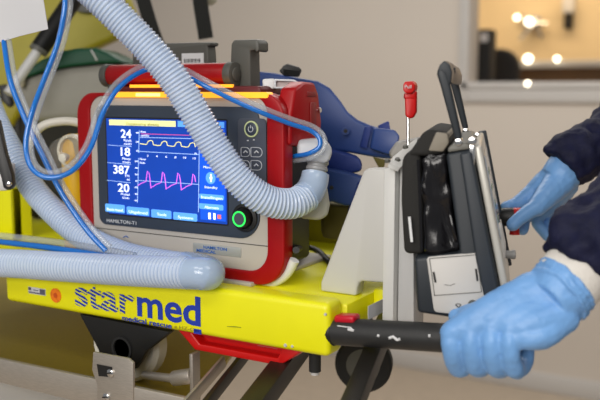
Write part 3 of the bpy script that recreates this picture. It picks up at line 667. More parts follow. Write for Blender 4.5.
twin('sensor_tube', PT2, 'thin blue and clear twin tube running straight down from under the white paper', .0031, 1)
PT3 = [onY(-60, 232, .82), onY(0, 238.5, .815), onY(50, 244.5, .812), onY(90, 250.5, .81), onY(118, 255.5, .81), onY(134, 259, .81)]
twin('sensor_tube', PT3, 'thin blue and clear twin tube lying along the hose on the yellow board', .0044, 1)
wt = [at(94, 129, 1.24), at(78, 122.5, 1.24), at(60, 121.5, 1.24), at(41, 127, 1.24), at(29, 144, 1.25), at(23, 166, 1.26), at(26, 192, 1.27), at(41, 210, 1.27), at(60, 213.5, 1.27), at(78, 212, 1.27)]
bm = BM(); sweep(bm, spline(wt, .005), .0062, 14); tag(mk('drain_tube', bm, M_wtube), 'white soft tube curving behind the hose at the left of the ventilator', 'tube')
# clear cup and amber jar left of the ventilator
jr = thing('suction_jar', at(75, 225, 1.22), 'amber jar with a clear domed cup beside the red ventilator edge', 'jar')
jt = at(75, 134, 1.22); jb = V((jt.x, jt.y, 1.162))
bm = BM(); lathe(bm, jb, EZ, [(0, .018), (.004, .02), (jt.z-jb.z-.012, .02), (jt.z-jb.z-.003, .017), (jt.z-jb.z, .01)], 24); mk('jar', bm, M_ywjar, jr)
ca = at(63, 154, 1.18); ax = (EYEP-ca).normalized()*.75+V((-.45, -.1, -.1)); ax.normalize()
bm = BM(); lathe(bm, ca-ax*.02, ax, [(0, .0235), (.012, .0235), (.026, .021), (.034, .014), (.038, .004)], 30); mk('domed_cup', bm, M_clearp, jr)
bm = BM(); cv = at(62, 158, 1.17); lathe(bm, cv-ax*.012, ax, [(0, .004), (.006, .0062), (.012, .0062), (.013, .004)], 20); mk('valve', bm, M_clearw, jr)
bm = BM(); lathe(bm, ca-ax*.026, ax, [(0, .025), (.007, .025), (.007, .021), (0, .021)], 30); mk('cup_rim', bm, M_wtube, jr)

# ================================================================== LEFT BACKGROUND
lv = thing('clamp_lever', at(6, 190, 1.14), 'black clamp lever with a steel screw on the yellow post at the left edge', 'lever')
bm = BM(); p = [at(*q, 1.13) for q in ((-14, 118), (-2, 120), (5, 152), (12, 176), (13, 186), (9, 191), (3, 188), (1, 178), (-8, 156))]; prism(bm, p, AH*.014); mk('lever_arm', bm, M_black, lv, .002)
bm = BM(); c = at(9, 184, 1.128); lathe(bm, c, -AH, [(-.001, .0038), (.002, .0036), (.003, .002)], 16); mk('screw', bm, M_chrome, lv)
bm = BM(); p = [at(*q, 1.15) for q in ((-20, 165), (6, 165), (7, 191), (-20, 191))]; prism(bm, p, AH*.04); mk('clamp_block', bm, M_channel2, lv, .003)
# yellow vinyl backrest far behind, upper left
yb = thing('stretcher_backrest', at(60, 120, 1.75), 'olive yellow padded stretcher backrest leaning at the upper left', 'backrest')
p = [at(*q, 1.75) for q in ((-60, -70), (100, -70), (139, 27), (112, 40), (70, 59), (30, 95), (10, 130), (-60, 150))]
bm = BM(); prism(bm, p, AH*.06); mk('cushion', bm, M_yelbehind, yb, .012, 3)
bm = BM(); p = [at(*q, 1.735) for q in ((72, -10), (92, 0), (97, 8), (88, 13), (78, 12), (70, 4))]; prism(bm, p, AH*.012); mk('grey_patch', bm, M_dgrey, yb, .003)
bm = BM(); p0_, p1_ = at(36, 110, 1.8), at(36, 90, 1.8); a = at(20, 150, 1.79); cyl(bm, V((a.x, a.y, 1.1615)), V((a.x, a.y, a.z+.12)), .02); mk('support_leg', bm, M_bar, yb)
# black padded pole
pl = thing('folding_pole', at(20, 75, 1.5), 'black sleeved metal pole slanting up behind the white paper', 'pole')
bm = BM(); cyl(bm, at(39, 50, 1.5), at(92, -28, 1.56), .0165); mk('sleeve', bm, M_sleeve, pl, .002)
bm = BM(); cyl(bm, at(8, 94, 1.47), at(42, 45, 1.5), .009); mk('inner_tube', bm, M_channel2, pl)
bm = BM(); cyl(bm, at(37.5, 52, 1.499), at(40, 48, 1.5), .0165); mk('end_ring', bm, M_dgrey, pl, .001)
# grey bag with green lid
bg = thing('medical_bag', at(72, 219, 1.62), 'grey vinyl bag with a green top behind the red handle', 'bag')
def loft_bag(outline, t, depth, m, name, bev=.02):
    bm = BM(); prism(bm, [at(*q, t) for q in outline], AH*depth); return mk(name, bm, m, bg, bev, 4)
loft_bag(((15, 84), (22, 77), (45, 70), (70, 66), (100, 63), (126, 64), (150, 72), (152, 122), (30, 124), (14, 110)), 1.56, .18, M_bagrey, 'body')
loft_bag(((13, 86), (22, 73), (40, 60), (60, 51), (78, 48), (95, 47.5), (108, 53), (124, 62.5), (100, 63.5), (70, 66.5), (45, 71), (26, 78)), 1.555, .19, M_baggreen, 'lid', .008)
loft_bag(((20, 108), (152, 120), (150, 175), (140, 220), (26, 219), (18, 140)), 1.57, .16, M_bagdark, 'base', .015)
bm = BM(); p = [at(*q, 1.545) for q in ((16, 73), (24.5, 72), (24, 83), (22, 88), (18, 86))]; prism(bm, p, AH*.01); mk('tab', bm, M_tan, bg, .002)
bm = BM(); p = [at(*q, 1.545) for q in ((-2, 85), (6, 84), (12, 104), (9, 108), (0, 100))]; prism(bm, p, AH*.02); mk('buckle', bm, M_black, bg, .003)
bm = BM(); sweep(bm, [at(91, 50, 1.553), at(94, 55, 1.553), at(97, 60.5, 1.553)], .0016, 6); mk('stitched_fold', bm, M_ltgrey, bg)
# white paper at the top left
bm = BM(); p = [at(*q, 1.0) for q in ((-30, 49), (-30, -40), (30, -60), (42, -8), (48, 29), (20, 36), (0, 42))]
prism(bm, p, AH*.0015); tag(mk('paper_sheet', bm, M_paper), 'blank white sheet hanging at the upper left corner', 'paper')
# straps hanging at the top
def strap(pts, t, w, label):
    P = spline([at(x, y, t) for x, y in pts], .01); bm = BM(); rows = []
    for i, q in enumerate(P):
        T_ = (P[min(i+1, len(P)-1)]-P[max(0, i-1)]).normalized(); s = T_.cross(VD).normalized()*w/2; n = VD*.002
        rows.append([bm.verts.new(q-s-n), bm.verts.new(q+s-n), bm.verts.new(q+s+n), bm.verts.new(q-s+n)])
    for i in range(len(rows)-1):
        for k in range(4): bm.faces.new([rows[i][k], rows[i][(k+1) % 4], rows[i+1][(k+1) % 4], rows[i+1][k]])
    bm.faces.new(rows[0]); bm.faces.new(rows[-1]); return tag(mk('hanging_strap', bm, M_strap), label, 'strap')
strap([(186, -190), (192, -60), (200, 0), (206, 38.5)], 1.5, .026, 'black webbing strap hanging straight down above the barcode bracket')
strap([(128, -190), (134, -40), (144, 2), (156, 40), (166, 60)], 1.5, .024, 'black webbing strap hanging behind the thick corrugated hose')
bm = BM(); p = [at(*q, 1.53) for q in ((206, -40), (222, -20), (216, 2), (209, 6), (203, -4))]; prism(bm, p, AH*.01); tag(mk('canvas_flap', bm, M_tan, bevel=.002), 'small grey cloth corner beside the hanging strap at the top edge', 'cloth')

# ================================================================== BLUE PLASTIC CARRIER BEHIND THE VENTILATOR
bc = thing('plastic_carrier', at(340, 215, 1.2), 'dark blue moulded plastic carrier with rounded arm behind the ventilator', 'carrier')
def bp(pts, t, dep, m, name, bev=.004):
    P = []
    for (x, y) in pts: P.append(at(x, y, t+(x-330)*-.0006))
    bm = BM(); prism(bm, P, AH*dep); return mk(name, bm, m, bc, bev, 3)
bp(((248, 74), (256, 71), (275, 73), (300, 78), (318, 81), (330, 88), (340, 100), (348, 112), (358, 120), (372, 126), (400, 134), (398, 148), (392, 160), (372, 157), (345, 152), (325, 150), (300, 148), (250, 140)), 1.22, .03, M_blueplas, 'arm_panel', .005)
bp(((365, 127), (372, 126), (367, 149), (360, 147)), 1.215, .008, M_bluedark, 'clip_slot', .001)
bp(((374, 128), (395, 130), (400, 136), (397, 152), (388, 155), (370, 149)), 1.205, .016, M_blueplas, 'clip', .003)
bp(((378, 126), (389, 121), (391, 132), (380, 131)), 1.22, .014, M_bluedark, 'clip_tongue', .002)
bp(((326, 148), (350, 154), (360, 158), (363, 166), (361, 172), (345, 175), (322, 172)), 1.2, .03, M_bluedark, 'cross_strap', .008)
bp(((322, 168), (345, 172), (368, 178), (358, 206), (345, 206), (332, 202), (318, 205)), 1.17, .025, M_blueplas, 'lower_panel', .004)
bp(((358, 182), (367, 179), (355, 210), (348, 212)), 1.168, .01, M_bluedark, 'lower_edge', .001)
bp(((320, 203), (352, 205), (350, 228), (346, 243), (322, 238)), 1.2, .03, M_olive, 'olive_shade_block', .006)  # olive block painted in for the shadow over the deck
bp(((373, 157), (386, 160), (384, 168), (379, 168)), 1.2, .006, M_olive, 'olive_strap', .001)
c = at(345.5, 131, 1.2); bm = BM(); lathe(bm, at(345.5, 131, 1.205), -AH, [(0, .0055), (.003, .0055), (.003, .003), (.001, .003)], 20); mk('rivet', bm, M_blueplas, bc)
bm = BM(); lathe(bm, at(345.5, 131, 1.2045), -AH, [(0, .003), (.002, .0028)], 14); mk('rivet_hole', bm, M_black, bc)
bm = BM(); lathe(bm, at(331.5, 187.5, 1.168), -AH, [(0, .003), (.0012, .0026)], 14); mk('peg_hole', bm, M_black, bc)
# black buckle and white latch tube on its top edge
bu = thing('side_buckle', at(290, 78, 1.17), 'black side release buckle on top of the blue carrier', 'buckle')
bm = BM(); p = [at(*q, 1.19) for q in ((279, 71), (283, 66), (287, 63.5), (299, 67), (302, 70), (299, 77), (284, 76))]; prism(bm, p, AH*.02); mk('body', bm, M_black, bu, .002)
bm = BM()
for k in range(4): sweep(bm, [at(283+k*.3, 69.5+k*1.6, 1.188), at(299, 71.5+k*1.5, 1.188)], .001, 6)
mk('rib', bm, M_blackmat, bu)
la = thing('white_latch', at(280, 90, 1.06), 'white and clear latch tube on top of the ventilator right end', 'latch')
bm = BM(); prism(bm, [at(*q, 1.05) for q in ((262, 79), (275, 78.5), (275, 89), (263, 89))], AH*.014); mk('white_end', bm, M_white, la, .003, 3)
bm = BM(); ring_prism(bm, [at(*q, 1.05) for q in ((274, 79), (294, 79.5), (300, 83), (299, 88.5), (274, 88.5))], [at(*q, 1.05) for q in ((276, 81), (293, 81.5), (297, 84), (297, 86.8), (276, 86.8))], AH*.012); mk('clear_frame', bm, M_elbow, la, .001)
bm = BM(); prism(bm, [at(*q, 1.056) for q in ((275, 80), (296, 81), (298, 88), (275, 88))], AH*.006); mk('pink_window', bm, mat('latch_rose', '#b5a3a0', .4), la)
# cable on the deck
bm = BM(); P = [at(296, 250, 1.03), onZ(305, 247, 1.172), onZ(318, 251, 1.167), onZ(330, 262, 1.165), onZ(340, 262, 1.165)]
sweep(bm, spline(P, .005), .0042, 10); tag(mk('power_cable', bm, M_cable), 'black cable lying on the yellow deck beside the white bracket', 'cable')

# ================================================================== WHITE MOUNTING BRACKET
wb = thing('mounting_bracket', (-.41, .9, 1.161), 'white gusset bracket with grey channel between ventilator and defibrillator', 'bracket')
by = .872
pts = [onY(*q, by) for q in ((320.5, 292), (320.5, 282), (363, 171), (368, 168.5), (385, 168.5), (385, 283), (362, 281.5), (358.5, 283), (357, 288), (356, 296))]
pts[0].z = 1.1615; pts[-1].z = 1.1615
bm = BM(); prism(bm, pts, (0, .02, 0)); mk('gusset', bm, M_ltgrey, wb, .003, 3)
a = onY(386, 168, by); b = onY(397.5, 168, by); c = onY(412, 160, by); zb_ = onY(400, 332, by).z
bm = BM(); box(bm, a.x, b.x, by-.006, by+.03, zb_, a.z); mk('channel', bm, M_chan, wb, .002)
bm = BM(); prism(bm, [V((b.x+.001, by+.004, zb_)), V((c.x+.004, by+.004, zb_)), V((c.x, by+.004, c.z)), V((b.x+.001, by+.004, a.z+.004))], (0, .03, 0)); mk('channel_cover', bm, M_channel2, wb, .001)
bm = BM(); pts = [at(387, 167, .93), at(398, 172, .93), at(415, 152, .96), at(444, 139, 1.08), at(433, 136, 1.12), at(412, 143, 1.05), at(391, 160, .96)]
prism(bm, pts, (.001, .003, .004)); arm_ = mk('top_arm', bm, M_ltgrey, wb, .001)
for q in ((389, 164, .94), (399, 163, .945), (407, 150, .985), (421, 143, 1.04)):
    bm = BM(); lathe(bm, at(*q)+V((0, -.004, .003)), V((0, -.5, 1)), [(0, .0035), (.003, .0025)], 12); mk('screw', bm, M_dgrey, arm_)
bm = BM(); prism(bm, [at(*q, 1.12) for q in ((398, 142), (424, 137), (428, 140), (404, 152), (392, 160), (390, 153))], AH*.02); mk('hinge_block', bm, mat('hinge_grey', '#9b9893', .6), wb, .003)
rp = thing('release_pin', at(407, 150, 1.04), 'red handled pull pin standing on a thin steel rod', 'pin')
bm = BM(); cyl(bm, at(408, 150, 1.04), at(408, 116, 1.04), .0019, seg=10); mk('rod', bm, M_chrome, rp)
bm = BM(); prism(bm, [at(*q, 1.035) for q in ((404.5, 92), (416.5, 90), (416.5, 112), (413, 118.5), (407.5, 118.5), (405, 115))], AH*.013+RT*.003); mk('grip', bm, M_red2, rp, .003, 3)
bm = BM(); prism(bm, [at(*q, 1.03) for q in ((403, 84), (405, 81.5), (412, 81), (415, 84), (415, 90), (412, 93.5), (405, 93.5), (403, 90))], AH*.02+RT*.006); hd_ = mk('head', bm, M_red2, rp, .002, 3)
bm = BM(); prism(bm, [at(*q, 1.034) for q in ((405, 93), (415, 92), (415.5, 99), (404.5, 99))], AH*.014); mk('neck', bm, M_red2, rp, .002)
bm = BM(); p_ = at(408.5, 87.5, 1.029); text_bm('Pull', p_-RT*.0045-EZ*.001, RT, EZ, width=.008, bm=bm); mk('lettering', bm, M_white, hd_)

# ================================================================== DEFIBRILLATOR
DA = math.radians(12.6)
DW = AH*math.cos(DA)+RT*math.sin(DA); DSD = RT*math.cos(DA)-AH*math.sin(DA)
DO = at(417, 312, .90)
def dv(px, py, off=0):
    d_ = ray(px, py); k = ((DO+DW*off-EYEP).dot(DW))/d_.dot(DW); return EYEP+d_*k
df = thing('defibrillator', DO+DW*.14+DSD*.04-EZ*.01, 'dark grey monitor defibrillator with folding carry handle and white battery door', 'defibrillator')
DEP = .27
bm = BM(); prism(bm, [dv(*q) for q in ((414, 258), (460, 253.5), (446, 153.5), (472, 149), (502, 300), (504, 319), (470, 321), (417.5, 313))], DW*DEP); mk('housing', bm, M_slate, df, .004, 3)
bm = BM(); prism(bm, [dv(*q, -.003) for q in ((459.5, 153.5), (471.5, 151), (500.5, 301), (502, 315), (488, 316), (476, 262))], DW*(DEP+.006)); mk('front_housing', bm, M_slate2, df, .003, 3)
fr = [dv(473, 146), dv(506, 317)]
fdir = (fr[1]-fr[0]); nrm = DW.cross(fdir).normalized(); nrm = nrm if nrm.dot(DSD) > 0 else -nrm
bm = BM(); obox(bm, fr[0]+DW*.004, fdir, DW*(DEP-.008), nrm*.008); mk('face_bezel', bm, M_facew, df, .003, 3)
f1 = fr[0]+fdir*.08+nrm*.0082
bm = BM(); obox(bm, f1+DW*.03, fdir*.5, DW*(DEP-.06), nrm*.0012); dsp = mk('display', bm, M_lcd, df)
bm = BM()
for k in range(4): obox(bm, f1+fdir*(.1+.1*k)+DW*.05+nrm*.0012, fdir*.02, DW*.05, nrm*.0004)
mk('display_lines', bm, mat('display_green', '#5c7a58', .5), dsp)
bm = BM(); obox(bm, fr[0]-fdir*.01+DW*(DEP-.006), fdir*1.02, DW*.008, nrm*.012); mk('far_edge', bm, M_slate, df, .002)
for k in range(6):
    bm = BM(); c = fr[0]+fdir*.66+DW*(.05+.035*k)+nrm*.008; lathe(bm, c, nrm, [(0, .007), (.002, .0065)], 16); mk('key', bm, M_vgrey, df)
# connector box, its knob and lead
bm = BM(); prism(bm, [dv(*q, .04) for q in ((489, 228), (501.5, 226), (506, 246), (505, 274), (501, 292), (494, 292))], DW*.035); cb = mk('connector_box', bm, M_door, df, .004, 3)
a = dv(504, 254.5, .055); bm = BM(); ax = (DSD*.98+EZ*.05).normalized(); lathe(bm, a-ax*.002, ax, [(0, .0042), (.009, .0045), (.0105, .0052), (.0135, .0052), (.0145, .004)], 18); mk('box_knob', bm, mat('knob_grey', '#8b8a88', .45), cb)
bm = BM(); sweep(bm, spline([dv(502, 270, .05), dv(502, 282, .045), dv(500, 296, .04), dv(498, 308, .035)], .004), .0013, 8); mk('lead', bm, M_cable, cb)
# battery door
dd_ = lambda x, y: dv(x, y, -.001)
bm = BM(); prism(bm, [dd_(*q) for q in ((426.5, 259.5), (428.5, 257), (477, 252.8), (479, 255), (486, 301), (485.5, 318), (436, 312.5), (433.5, 310))], DW*.003); bd = mk('battery_door', bm, M_door, df, .0015)
bm = BM()
ol = [dv(*q, -.0014) for q in ((429.5, 258.5), (477, 254.6), (481.5, 292), (434.5, 295.5))]
for i in range(4): sweep(bm, [ol[i], ol[(i+1) % 4]], .0004, 6)
mk('door_seam', bm, M_dgrey, bd)
for q in (((432.5, 272), (434.5, 272), (436.5, 282.5), (434.5, 282.5)), ((475, 269), (477, 269), (478.5, 281), (476.5, 281))): bm = BM(); prism(bm, [dv(*w_, -.0018) for w_ in q], DW*.001); mk('door_slot', bm, M_black, bd)
c = dv(473, 305, -.001); bm = BM(); lathe(bm, c, -DW, [(0, .0055), (.0015, .0052)], 20); bl = mk('door_lock', bm, M_dgrey, bd)
bm = BM(); lathe(bm, c-DW*.0013, -DW, [(0, .0028), (.0008, .0025)], 14); mk('lock_core', bm, M_chrome, bl)
bm = BM(); a = dv(455.5, 304.5, -.0012); b = dv(461.5, 310.5, -.0012); c = dv(461, 304.6, -.0012); e = dv(456.5, 310.5, -.0012)
sweep(bm, [a, b], .0005, 6); sweep(bm, [c, e], .0005, 6); sweep(bm, [a, a.lerp(c, .5)+EZ*.001, c], .0004, 6); mk('door_symbol', bm, M_black, bd)
bm = BM(); sweep(bm, [dv(444, 284.5, -.0012), dv(450, 285.6, -.0012), dv(455, 283.5, -.0012)], .0003, 5); mk('scratch', bm, M_dgrey, bd)
# handle
def arm(off, name):
    bm = BM(); prism(bm, [dv(*q, 0)+DW*off for q in ((455, 140), (462, 139), (449, 80), (446, 71), (443, 67), (438.5, 68), (436.5, 73), (440.5, 86))], DW*.022); return mk(name, bm, M_slate, df, .003, 3)
arm(.0, 'handle_arm'); arm(DEP-.03, 'handle_arm')
bm = BM(); prism(bm, [dv(*q, 0) for q in ((437, 72), (439.5, 65), (444.5, 60.5), (449.5, 64), (452, 72), (450.5, 84), (448, 84), (445, 74))], DW*(DEP-.01)); hg = mk('handle_grip', bm, M_slate, df, .004, 3)
bm = BM(); prism(bm, [dv(*q, .004) for q in ((445.5, 60.5), (450.5, 62), (454, 72), (453, 84), (450, 82), (449.5, 70))], DW*(DEP-.02)); mk('grip_pad', bm, M_taupe, hg, .002)
for k in range(2): bm = BM(); lathe(bm, dv(452.5, 70.5, .02+.035*k), DSD, [(0, .003), (.003, .003)], 10); mk('pad_hole', bm, M_black, hg)
for off in (.0, DEP-.03):
    bm = BM(); c = dv(458.5, 142, 0)+DW*(off-.002); lathe(bm, c, DW, [(0, .004), (.028, .004)], 18); mk('pivot', bm, M_chrome, df, .0008)
for (x, y, off) in ((469.5, 141, .0), (470.5, 148, .235)):
    bm = BM(); c = dv(x, y, 0)+DW*off; obox(bm, c-EZ*.024, DSD*.006, DW*.012, EZ*.024); lathe(bm, c+DSD*.003-DW*.001, DW, [(0, .0045), (.014, .0045)], 16); mk('latch', bm, M_chrome, df, .001)
bm = BM(); prism(bm, [dv(*q, 0) for q in ((447, 153), (448, 148), (452, 144), (468, 142.5), (472, 149))], DW*DEP); mk('top_cover', bm, mat('top_dull', '#6e6d66', .5), df, .003)
def lumps(o):
    m_ = o.modifiers.new('sub', 'SUBSURF'); m_.subdivision_type = 'SIMPLE'; m_.levels = 3; m_.render_levels = 3
    t = bpy.data.textures.new('creases', 'CLOUDS'); t.noise_scale = .022; t.noise_depth = 1
    d_ = o.modifiers.new('d', 'DISPLACE'); d_.texture = t; d_.strength = .013; d_.mid_level = .5; d_.texture_coords = 'LOCAL'
# accessory pouch on its back
pc_ = thing('accessory_pouch', dv(425, 255, .05), 'black leather pouch with grey flap hanging behind the defibrillator', 'pouch')
bm = BM(); prism(bm, [dv(*q, .012) for q in ((404, 254), (401, 200), (402, 158), (410, 150), (420, 152), (423, 200), (424, 255))], DW*.2); mk('side_gusset', bm, M_nylon, pc_, .006, 3)
bm = BM(); prism(bm, [dv(*q, .008) for q in ((425, 253), (423, 200), (422, 160), (428, 153), (445, 152), (449, 180), (455, 220), (460, 246), (458, 252))], DW*.19); mk('front_panel', bm, M_leather, pc_, .009, 4, mods=(lumps,), ang=80)
bm = BM(); prism(bm, [dv(*q, .01) for q in ((408, 156), (411, 150), (424, 131), (431, 129.5), (447, 132), (450, 143), (445, 154), (424, 156))], DW*.19); mk('top_flap', bm, M_nylon, pc_, .005, 3)
bm = BM(); prism(bm, [dv(*q, .006) for q in ((428, 151), (436, 132), (448, 133.5), (449, 143), (443, 152))], DW*.19+EZ*.0); mk('flap_cover', bm, M_flap, pc_, .002)
bm = BM(); prism(bm, [dv(*q, .005) for q in ((408, 217), (410.5, 217), (413, 242), (410.5, 242))], DW*.003); mk('white_tag', bm, M_white, pc_)
bm = BM(); sweep(bm, spline([dv(418, 160, .004), dv(420, 200, .003), dv(421.5, 250, .004)], .006), .0016, 6); mk('seam_piping', bm, M_leather, pc_)
bm = BM(); sweep(bm, spline([dv(450, 215, .0), dv(453, 228, -.002), dv(456, 240, .0), dv(456, 247, .002)], .004), .0018, 8); lathe(bm, dv(455, 244, -.003), -DW, [(0, .003), (.003, .0025)], 12); mk('buckle_strap', bm, M_leather, pc_)
# plug held by the far hand
pg = thing('connector_plug', at(512, 220, 1.13), 'black and red connector plug gripped by the far gloved hand', 'plug')
pa = at(499, 217, 1.135); pax = (RT*.99-AH*.1+EZ*.02).normalized()
bm = BM(); lathe(bm, pa, pax, [(0, .009), (.006, .0125), (.018, .0125), (.019, .011)], 24); mk('plug_body', bm, M_black, pg)
bm = BM(); lathe(bm, pa+pax*.018, pax, [(0, .0115), (.002, .0125), (.010, .0125), (.012, .009)], 24); mk('red_ring', bm, M_red2, pg)
bm = BM(); lathe(bm, pa-pax*.004, pax, [(0, .006), (.004, .006)], 16); mk('plug_tip', bm, M_red2, pg)
bm = BM(); a = at(514.5, 226, 1.13); b = at(514.5, 235, 1.13); cyl(bm, a, b, .006, .0068, 16); mk('red_tab', bm, M_red2, pg, .001)

# ================================================================== PERSON (mostly outside the frame on the right)
def cs(l, d_, z): return V((RT.x*l+AH.x*d_, RT.y*l+AH.y*d_, z))
pe = thing('person', cs(.72, 1.03, 0), 'person in a navy jacket and blue gloves reaching in from the right', 'person')
# joints
wl_ = at(561, 291, .83); el = at(715, 140, .95); sl_ = cs(.70, .86, 1.47)
wr_ = at(566, 172, 1.15); er = at(668, 72, 1.26); sr = cs(.70, 1.2, 1.47)
ck = cs(.70, 1.03, 1.47); pel = cs(.76, 1.03, .95)
def chain(bm, pts, rad, seg=14): Q_, R_ = smoothchain(pts, rad, .02); capsule(bm, Q_, R_, seg)
bm = BM()
chain(bm, [pel-EZ*.02, cs(.74, 1.03, 1.15), cs(.70, 1.03, 1.36), cs(.69, 1.03, 1.45)], [.12, .11, .12, .09], 20)
chain(bm, [cs(.69, 1.03, 1.44), cs(.66, 1.03, 1.58)], [.06, .05])
chain(bm, [cs(.645, 1.03, 1.62), cs(.64, 1.03, 1.70)], [.075, .085], 20)
for s, e, w_ in ((sl_, el, wl_), (sr, er, wr_)):
    chain(bm, [ck.lerp(s, .3), s, e, w_], [.06, .045, .030, .022])
for sgn in (-1, 1):
    chain(bm, [pel+cs(0, .09*sgn, -.02), cs(.73, 1.03+.10*sgn, .5), cs(.78, 1.03+.11*sgn, .09)], [.085, .055, .04])
    chain(bm, [cs(.79, 1.03+.11*sgn, .05), cs(.66, 1.03+.12*sgn, .035)], [.035, .028])
# face: nose, brow, ears
hc = cs(.64, 1.03, 1.67)
chain(bm, [cs(.575, 1.03, 1.68), cs(.545, 1.03, 1.655)], [.012, .014])
for sgn in (-1, 1): chain(bm, [cs(.66, 1.03+.083*sgn, 1.685), cs(.66, 1.03+.087*sgn, 1.65)], [.014, .011])
body = mk('body', bm, M_skin, pe, mods=(remesh(.008, 5),), ang=80)
bm = BM()
for sgn in (-1, 1): lathe(bm, cs(.567, 1.03+.032*sgn, 1.69), -RT, [(-.008, .012), (0, .012), (.004, .006)], 14)
mk('eyes', bm, M_white, pe)
bm = BM(); chain(bm, [cs(.567, 1.005, 1.622), cs(.562, 1.03, 1.62), cs(.567, 1.055, 1.622)], [.005, .007, .005]); mk('mouth', bm, mat('lip', '#a5645a', .5), pe)
bm = BM(); chain(bm, [cs(.60, 1.03, 1.755), cs(.66, 1.03, 1.735), cs(.70, 1.03, 1.67)], [.05, .088, .07], 20); mk('hair', bm, M_hair, pe, mods=(remesh(.008, 4, .012, .03),), ang=80)
# jacket
def flat_chain(bm, pts, rad, seg=20): Q_, R_ = smoothchain(pts, rad, .012); sweep(bm, Q_, R_, seg)
bm = BM()
chain(bm, [pel+EZ*.0, cs(.74, 1.03, 1.15), cs(.70, 1.03, 1.36), cs(.69, 1.03, 1.44)], [.155, .14, .15, .12], 22)
for s in (sl_, sr): chain(bm, [ck, ck.lerp(s, .5), s], [.13, .105, .088], 18)
dl = (el-wl_).normalized(); dr = (er-wr_).normalized()
flat_chain(bm, [at(575, 270, .835), at(582, 259, .838), at(597, 241, .845), at(630, 208, .87), el, el.lerp(sl_, .5), sl_], [.036, .040, .041, .046, .058, .07, .085])
flat_chain(bm, [at(562, 167, 1.15), at(569, 161, 1.15), at(584, 152, 1.155), at(616, 133, 1.18), er, er.lerp(sr, .5), sr], [.0365, .0375, .037, .040, .055, .07, .085])
# loose flares of the cuffs
chain(bm, [at(560, 238, .83), at(565, 226, .835), at(578, 220, .85)], [.011, .015, .022]); chain(bm, [at(549, 148, 1.14), at(557, 143, 1.145), at(575, 143, 1.15)], [.008, .014, .02])
mk('jacket', bm, M_jacket, pe, mods=(remesh(.0042, 2, .014, .022),), ang=80)
bm = BM()
chain(bm, [pel, pel-EZ*.06], [.145, .14], 20)
for sgn in (-1, 1): flat_chain(bm, [pel+cs(0, .09*sgn, -.02), cs(.73, 1.03+.10*sgn, .5), cs(.775, 1.03+.11*sgn, .07)], [.11, .085, .075])
mk('trousers', bm, M_trouser, pe, mods=(remesh(.012, 3, .02, .08),), ang=80)
for sgn in (-1, 1):
    bm = BM(); chain(bm, [cs(.80, 1.03+.11*sgn, .055), cs(.72, 1.03+.115*sgn, .052), cs(.64, 1.03+.12*sgn, .045)], [.052, .048, .044], 16)
    sh = mk('shoe', bm, M_shoe, pe, mods=(remesh(.008, 3),), ang=80)
# white inner cuff on the near wrist
wa = at(561, 291, .83); wd = (at(600, 241, .85)-wa).normalized()
bm = BM(); Pc = [wa+wd*.004, wa+wd*.012, wa+wd*.030, wa+wd*.05]; sweep(bm, spline(Pc, .004), .0335, 28); mk('inner_cuff', bm, M_cuffw, pe, .003, label='white knitted cuff between glove and sleeve')
# near glove gripping the push bar
def glove_mods(v): return (remesh(v, 4, .0018, .012),)
def gb(px): return onY(px, 332+(px-334)*.0565, BYc)
fdv = (V((0, -1, 0))-d*V((0, -1, 0)).dot(d)); d = (BB-BA).normalized(); fdv = (-AH-d*(-AH).dot(d)).normalized(); udv = d.cross(fdv); udv = udv if udv.z > 0 else -udv
def gp(px, ang, r): return gb(px)+(fdv*math.cos(math.radians(ang))+udv*math.sin(math.radians(ang)))*r
bm = BM()
WR = at(548, 303, .826)
across = (at(572, 318, .815)-at(535, 285, .835)).normalized()
fing = ((463, .0106, -.021, 20), (482, .0104, -.008, 9), (501.5, .0100, .006, 4), (519, .0090, .018, 8))
for (px, r, wo, da) in fing:
    mcp = gp(px, 48-da, .0325); pr = gp(px, 12-da*.6, .0312); pip = gp(px-.5, -32-da, .0285); mp = gp(px+.5, -72, .0262); dip = gp(px+1.5, -108, .0245); tip = gp(px+2.5, -152, .0235)
    Q_, R_ = smoothchain([mcp, pr, pip, mp, dip, tip], [r*1.12, r*1.04, r*1.08, r*1.0, r*.96, r*.86], .003); capsule(bm, Q_, R_, 16)
    w0 = WR+across*wo; m1 = w0.lerp(mcp, .5)+fdv*.004+udv*.002
    Q_, R_ = smoothchain([w0, m1, mcp], [.0165, .0155, r*1.18], .004); capsule(bm, Q_, R_, 16)
# palm fill between bones and behind
for k in range(3):
    a, b = fing[k], fing[k+1]; mcp = (gp(a[0], 58-a[3], .030)+gp(b[0], 58-b[3], .030))/2; w0 = WR+across*(a[2]+b[2])/2
    mcp = mcp+fdv*.0015; Q_, R_ = smoothchain([w0, w0.lerp(mcp, .5)+fdv*.002, mcp], [.018, .017, .0122], .004); capsule(bm, Q_, R_, 14)
# thumb: behind and over the top of the bar
Q_, R_ = smoothchain([WR-across*.016-fdv*.006, at(502, 311, .845), gp(474, 108, .0262), gp(462, 122, .0248), gp(453, 128, .0245)], [.016, .0145, .0125, .0105, .0085], .004); capsule(bm, Q_, R_, 14)
# heel of the hand on the little finger side
Q_, R_ = smoothchain([WR+across*.020, at(540, 335, .812), gp(522, 30, .028)], [.0155, .0145, .012], .004); capsule(bm, Q_, R_, 14)
# wrist and flared glove cuff
Q_, R_ = smoothchain([WR, at(555, 297, .828), wa+wd*.008], [.026, .030, .0335], .004); sweep(bm, Q_, R_, 24)
for k in range(3): 
    c_ = wa+wd*(-.004+.006*k)
    ringp = []
    n_ = across; b_ = wd.cross(across).normalized()
    for q in range(25): t_ = 2*math.pi*q/24; ringp.append(c_+(n_*math.cos(t_)+b_*math.sin(t_))*(.0330+.0005*k)+wd*.0035*noise.noise(V((math.cos(t_)*2.5, math.sin(t_)*2.5, k*3.1))))
    sweep(bm, ringp, .0015, 8, cap=False)
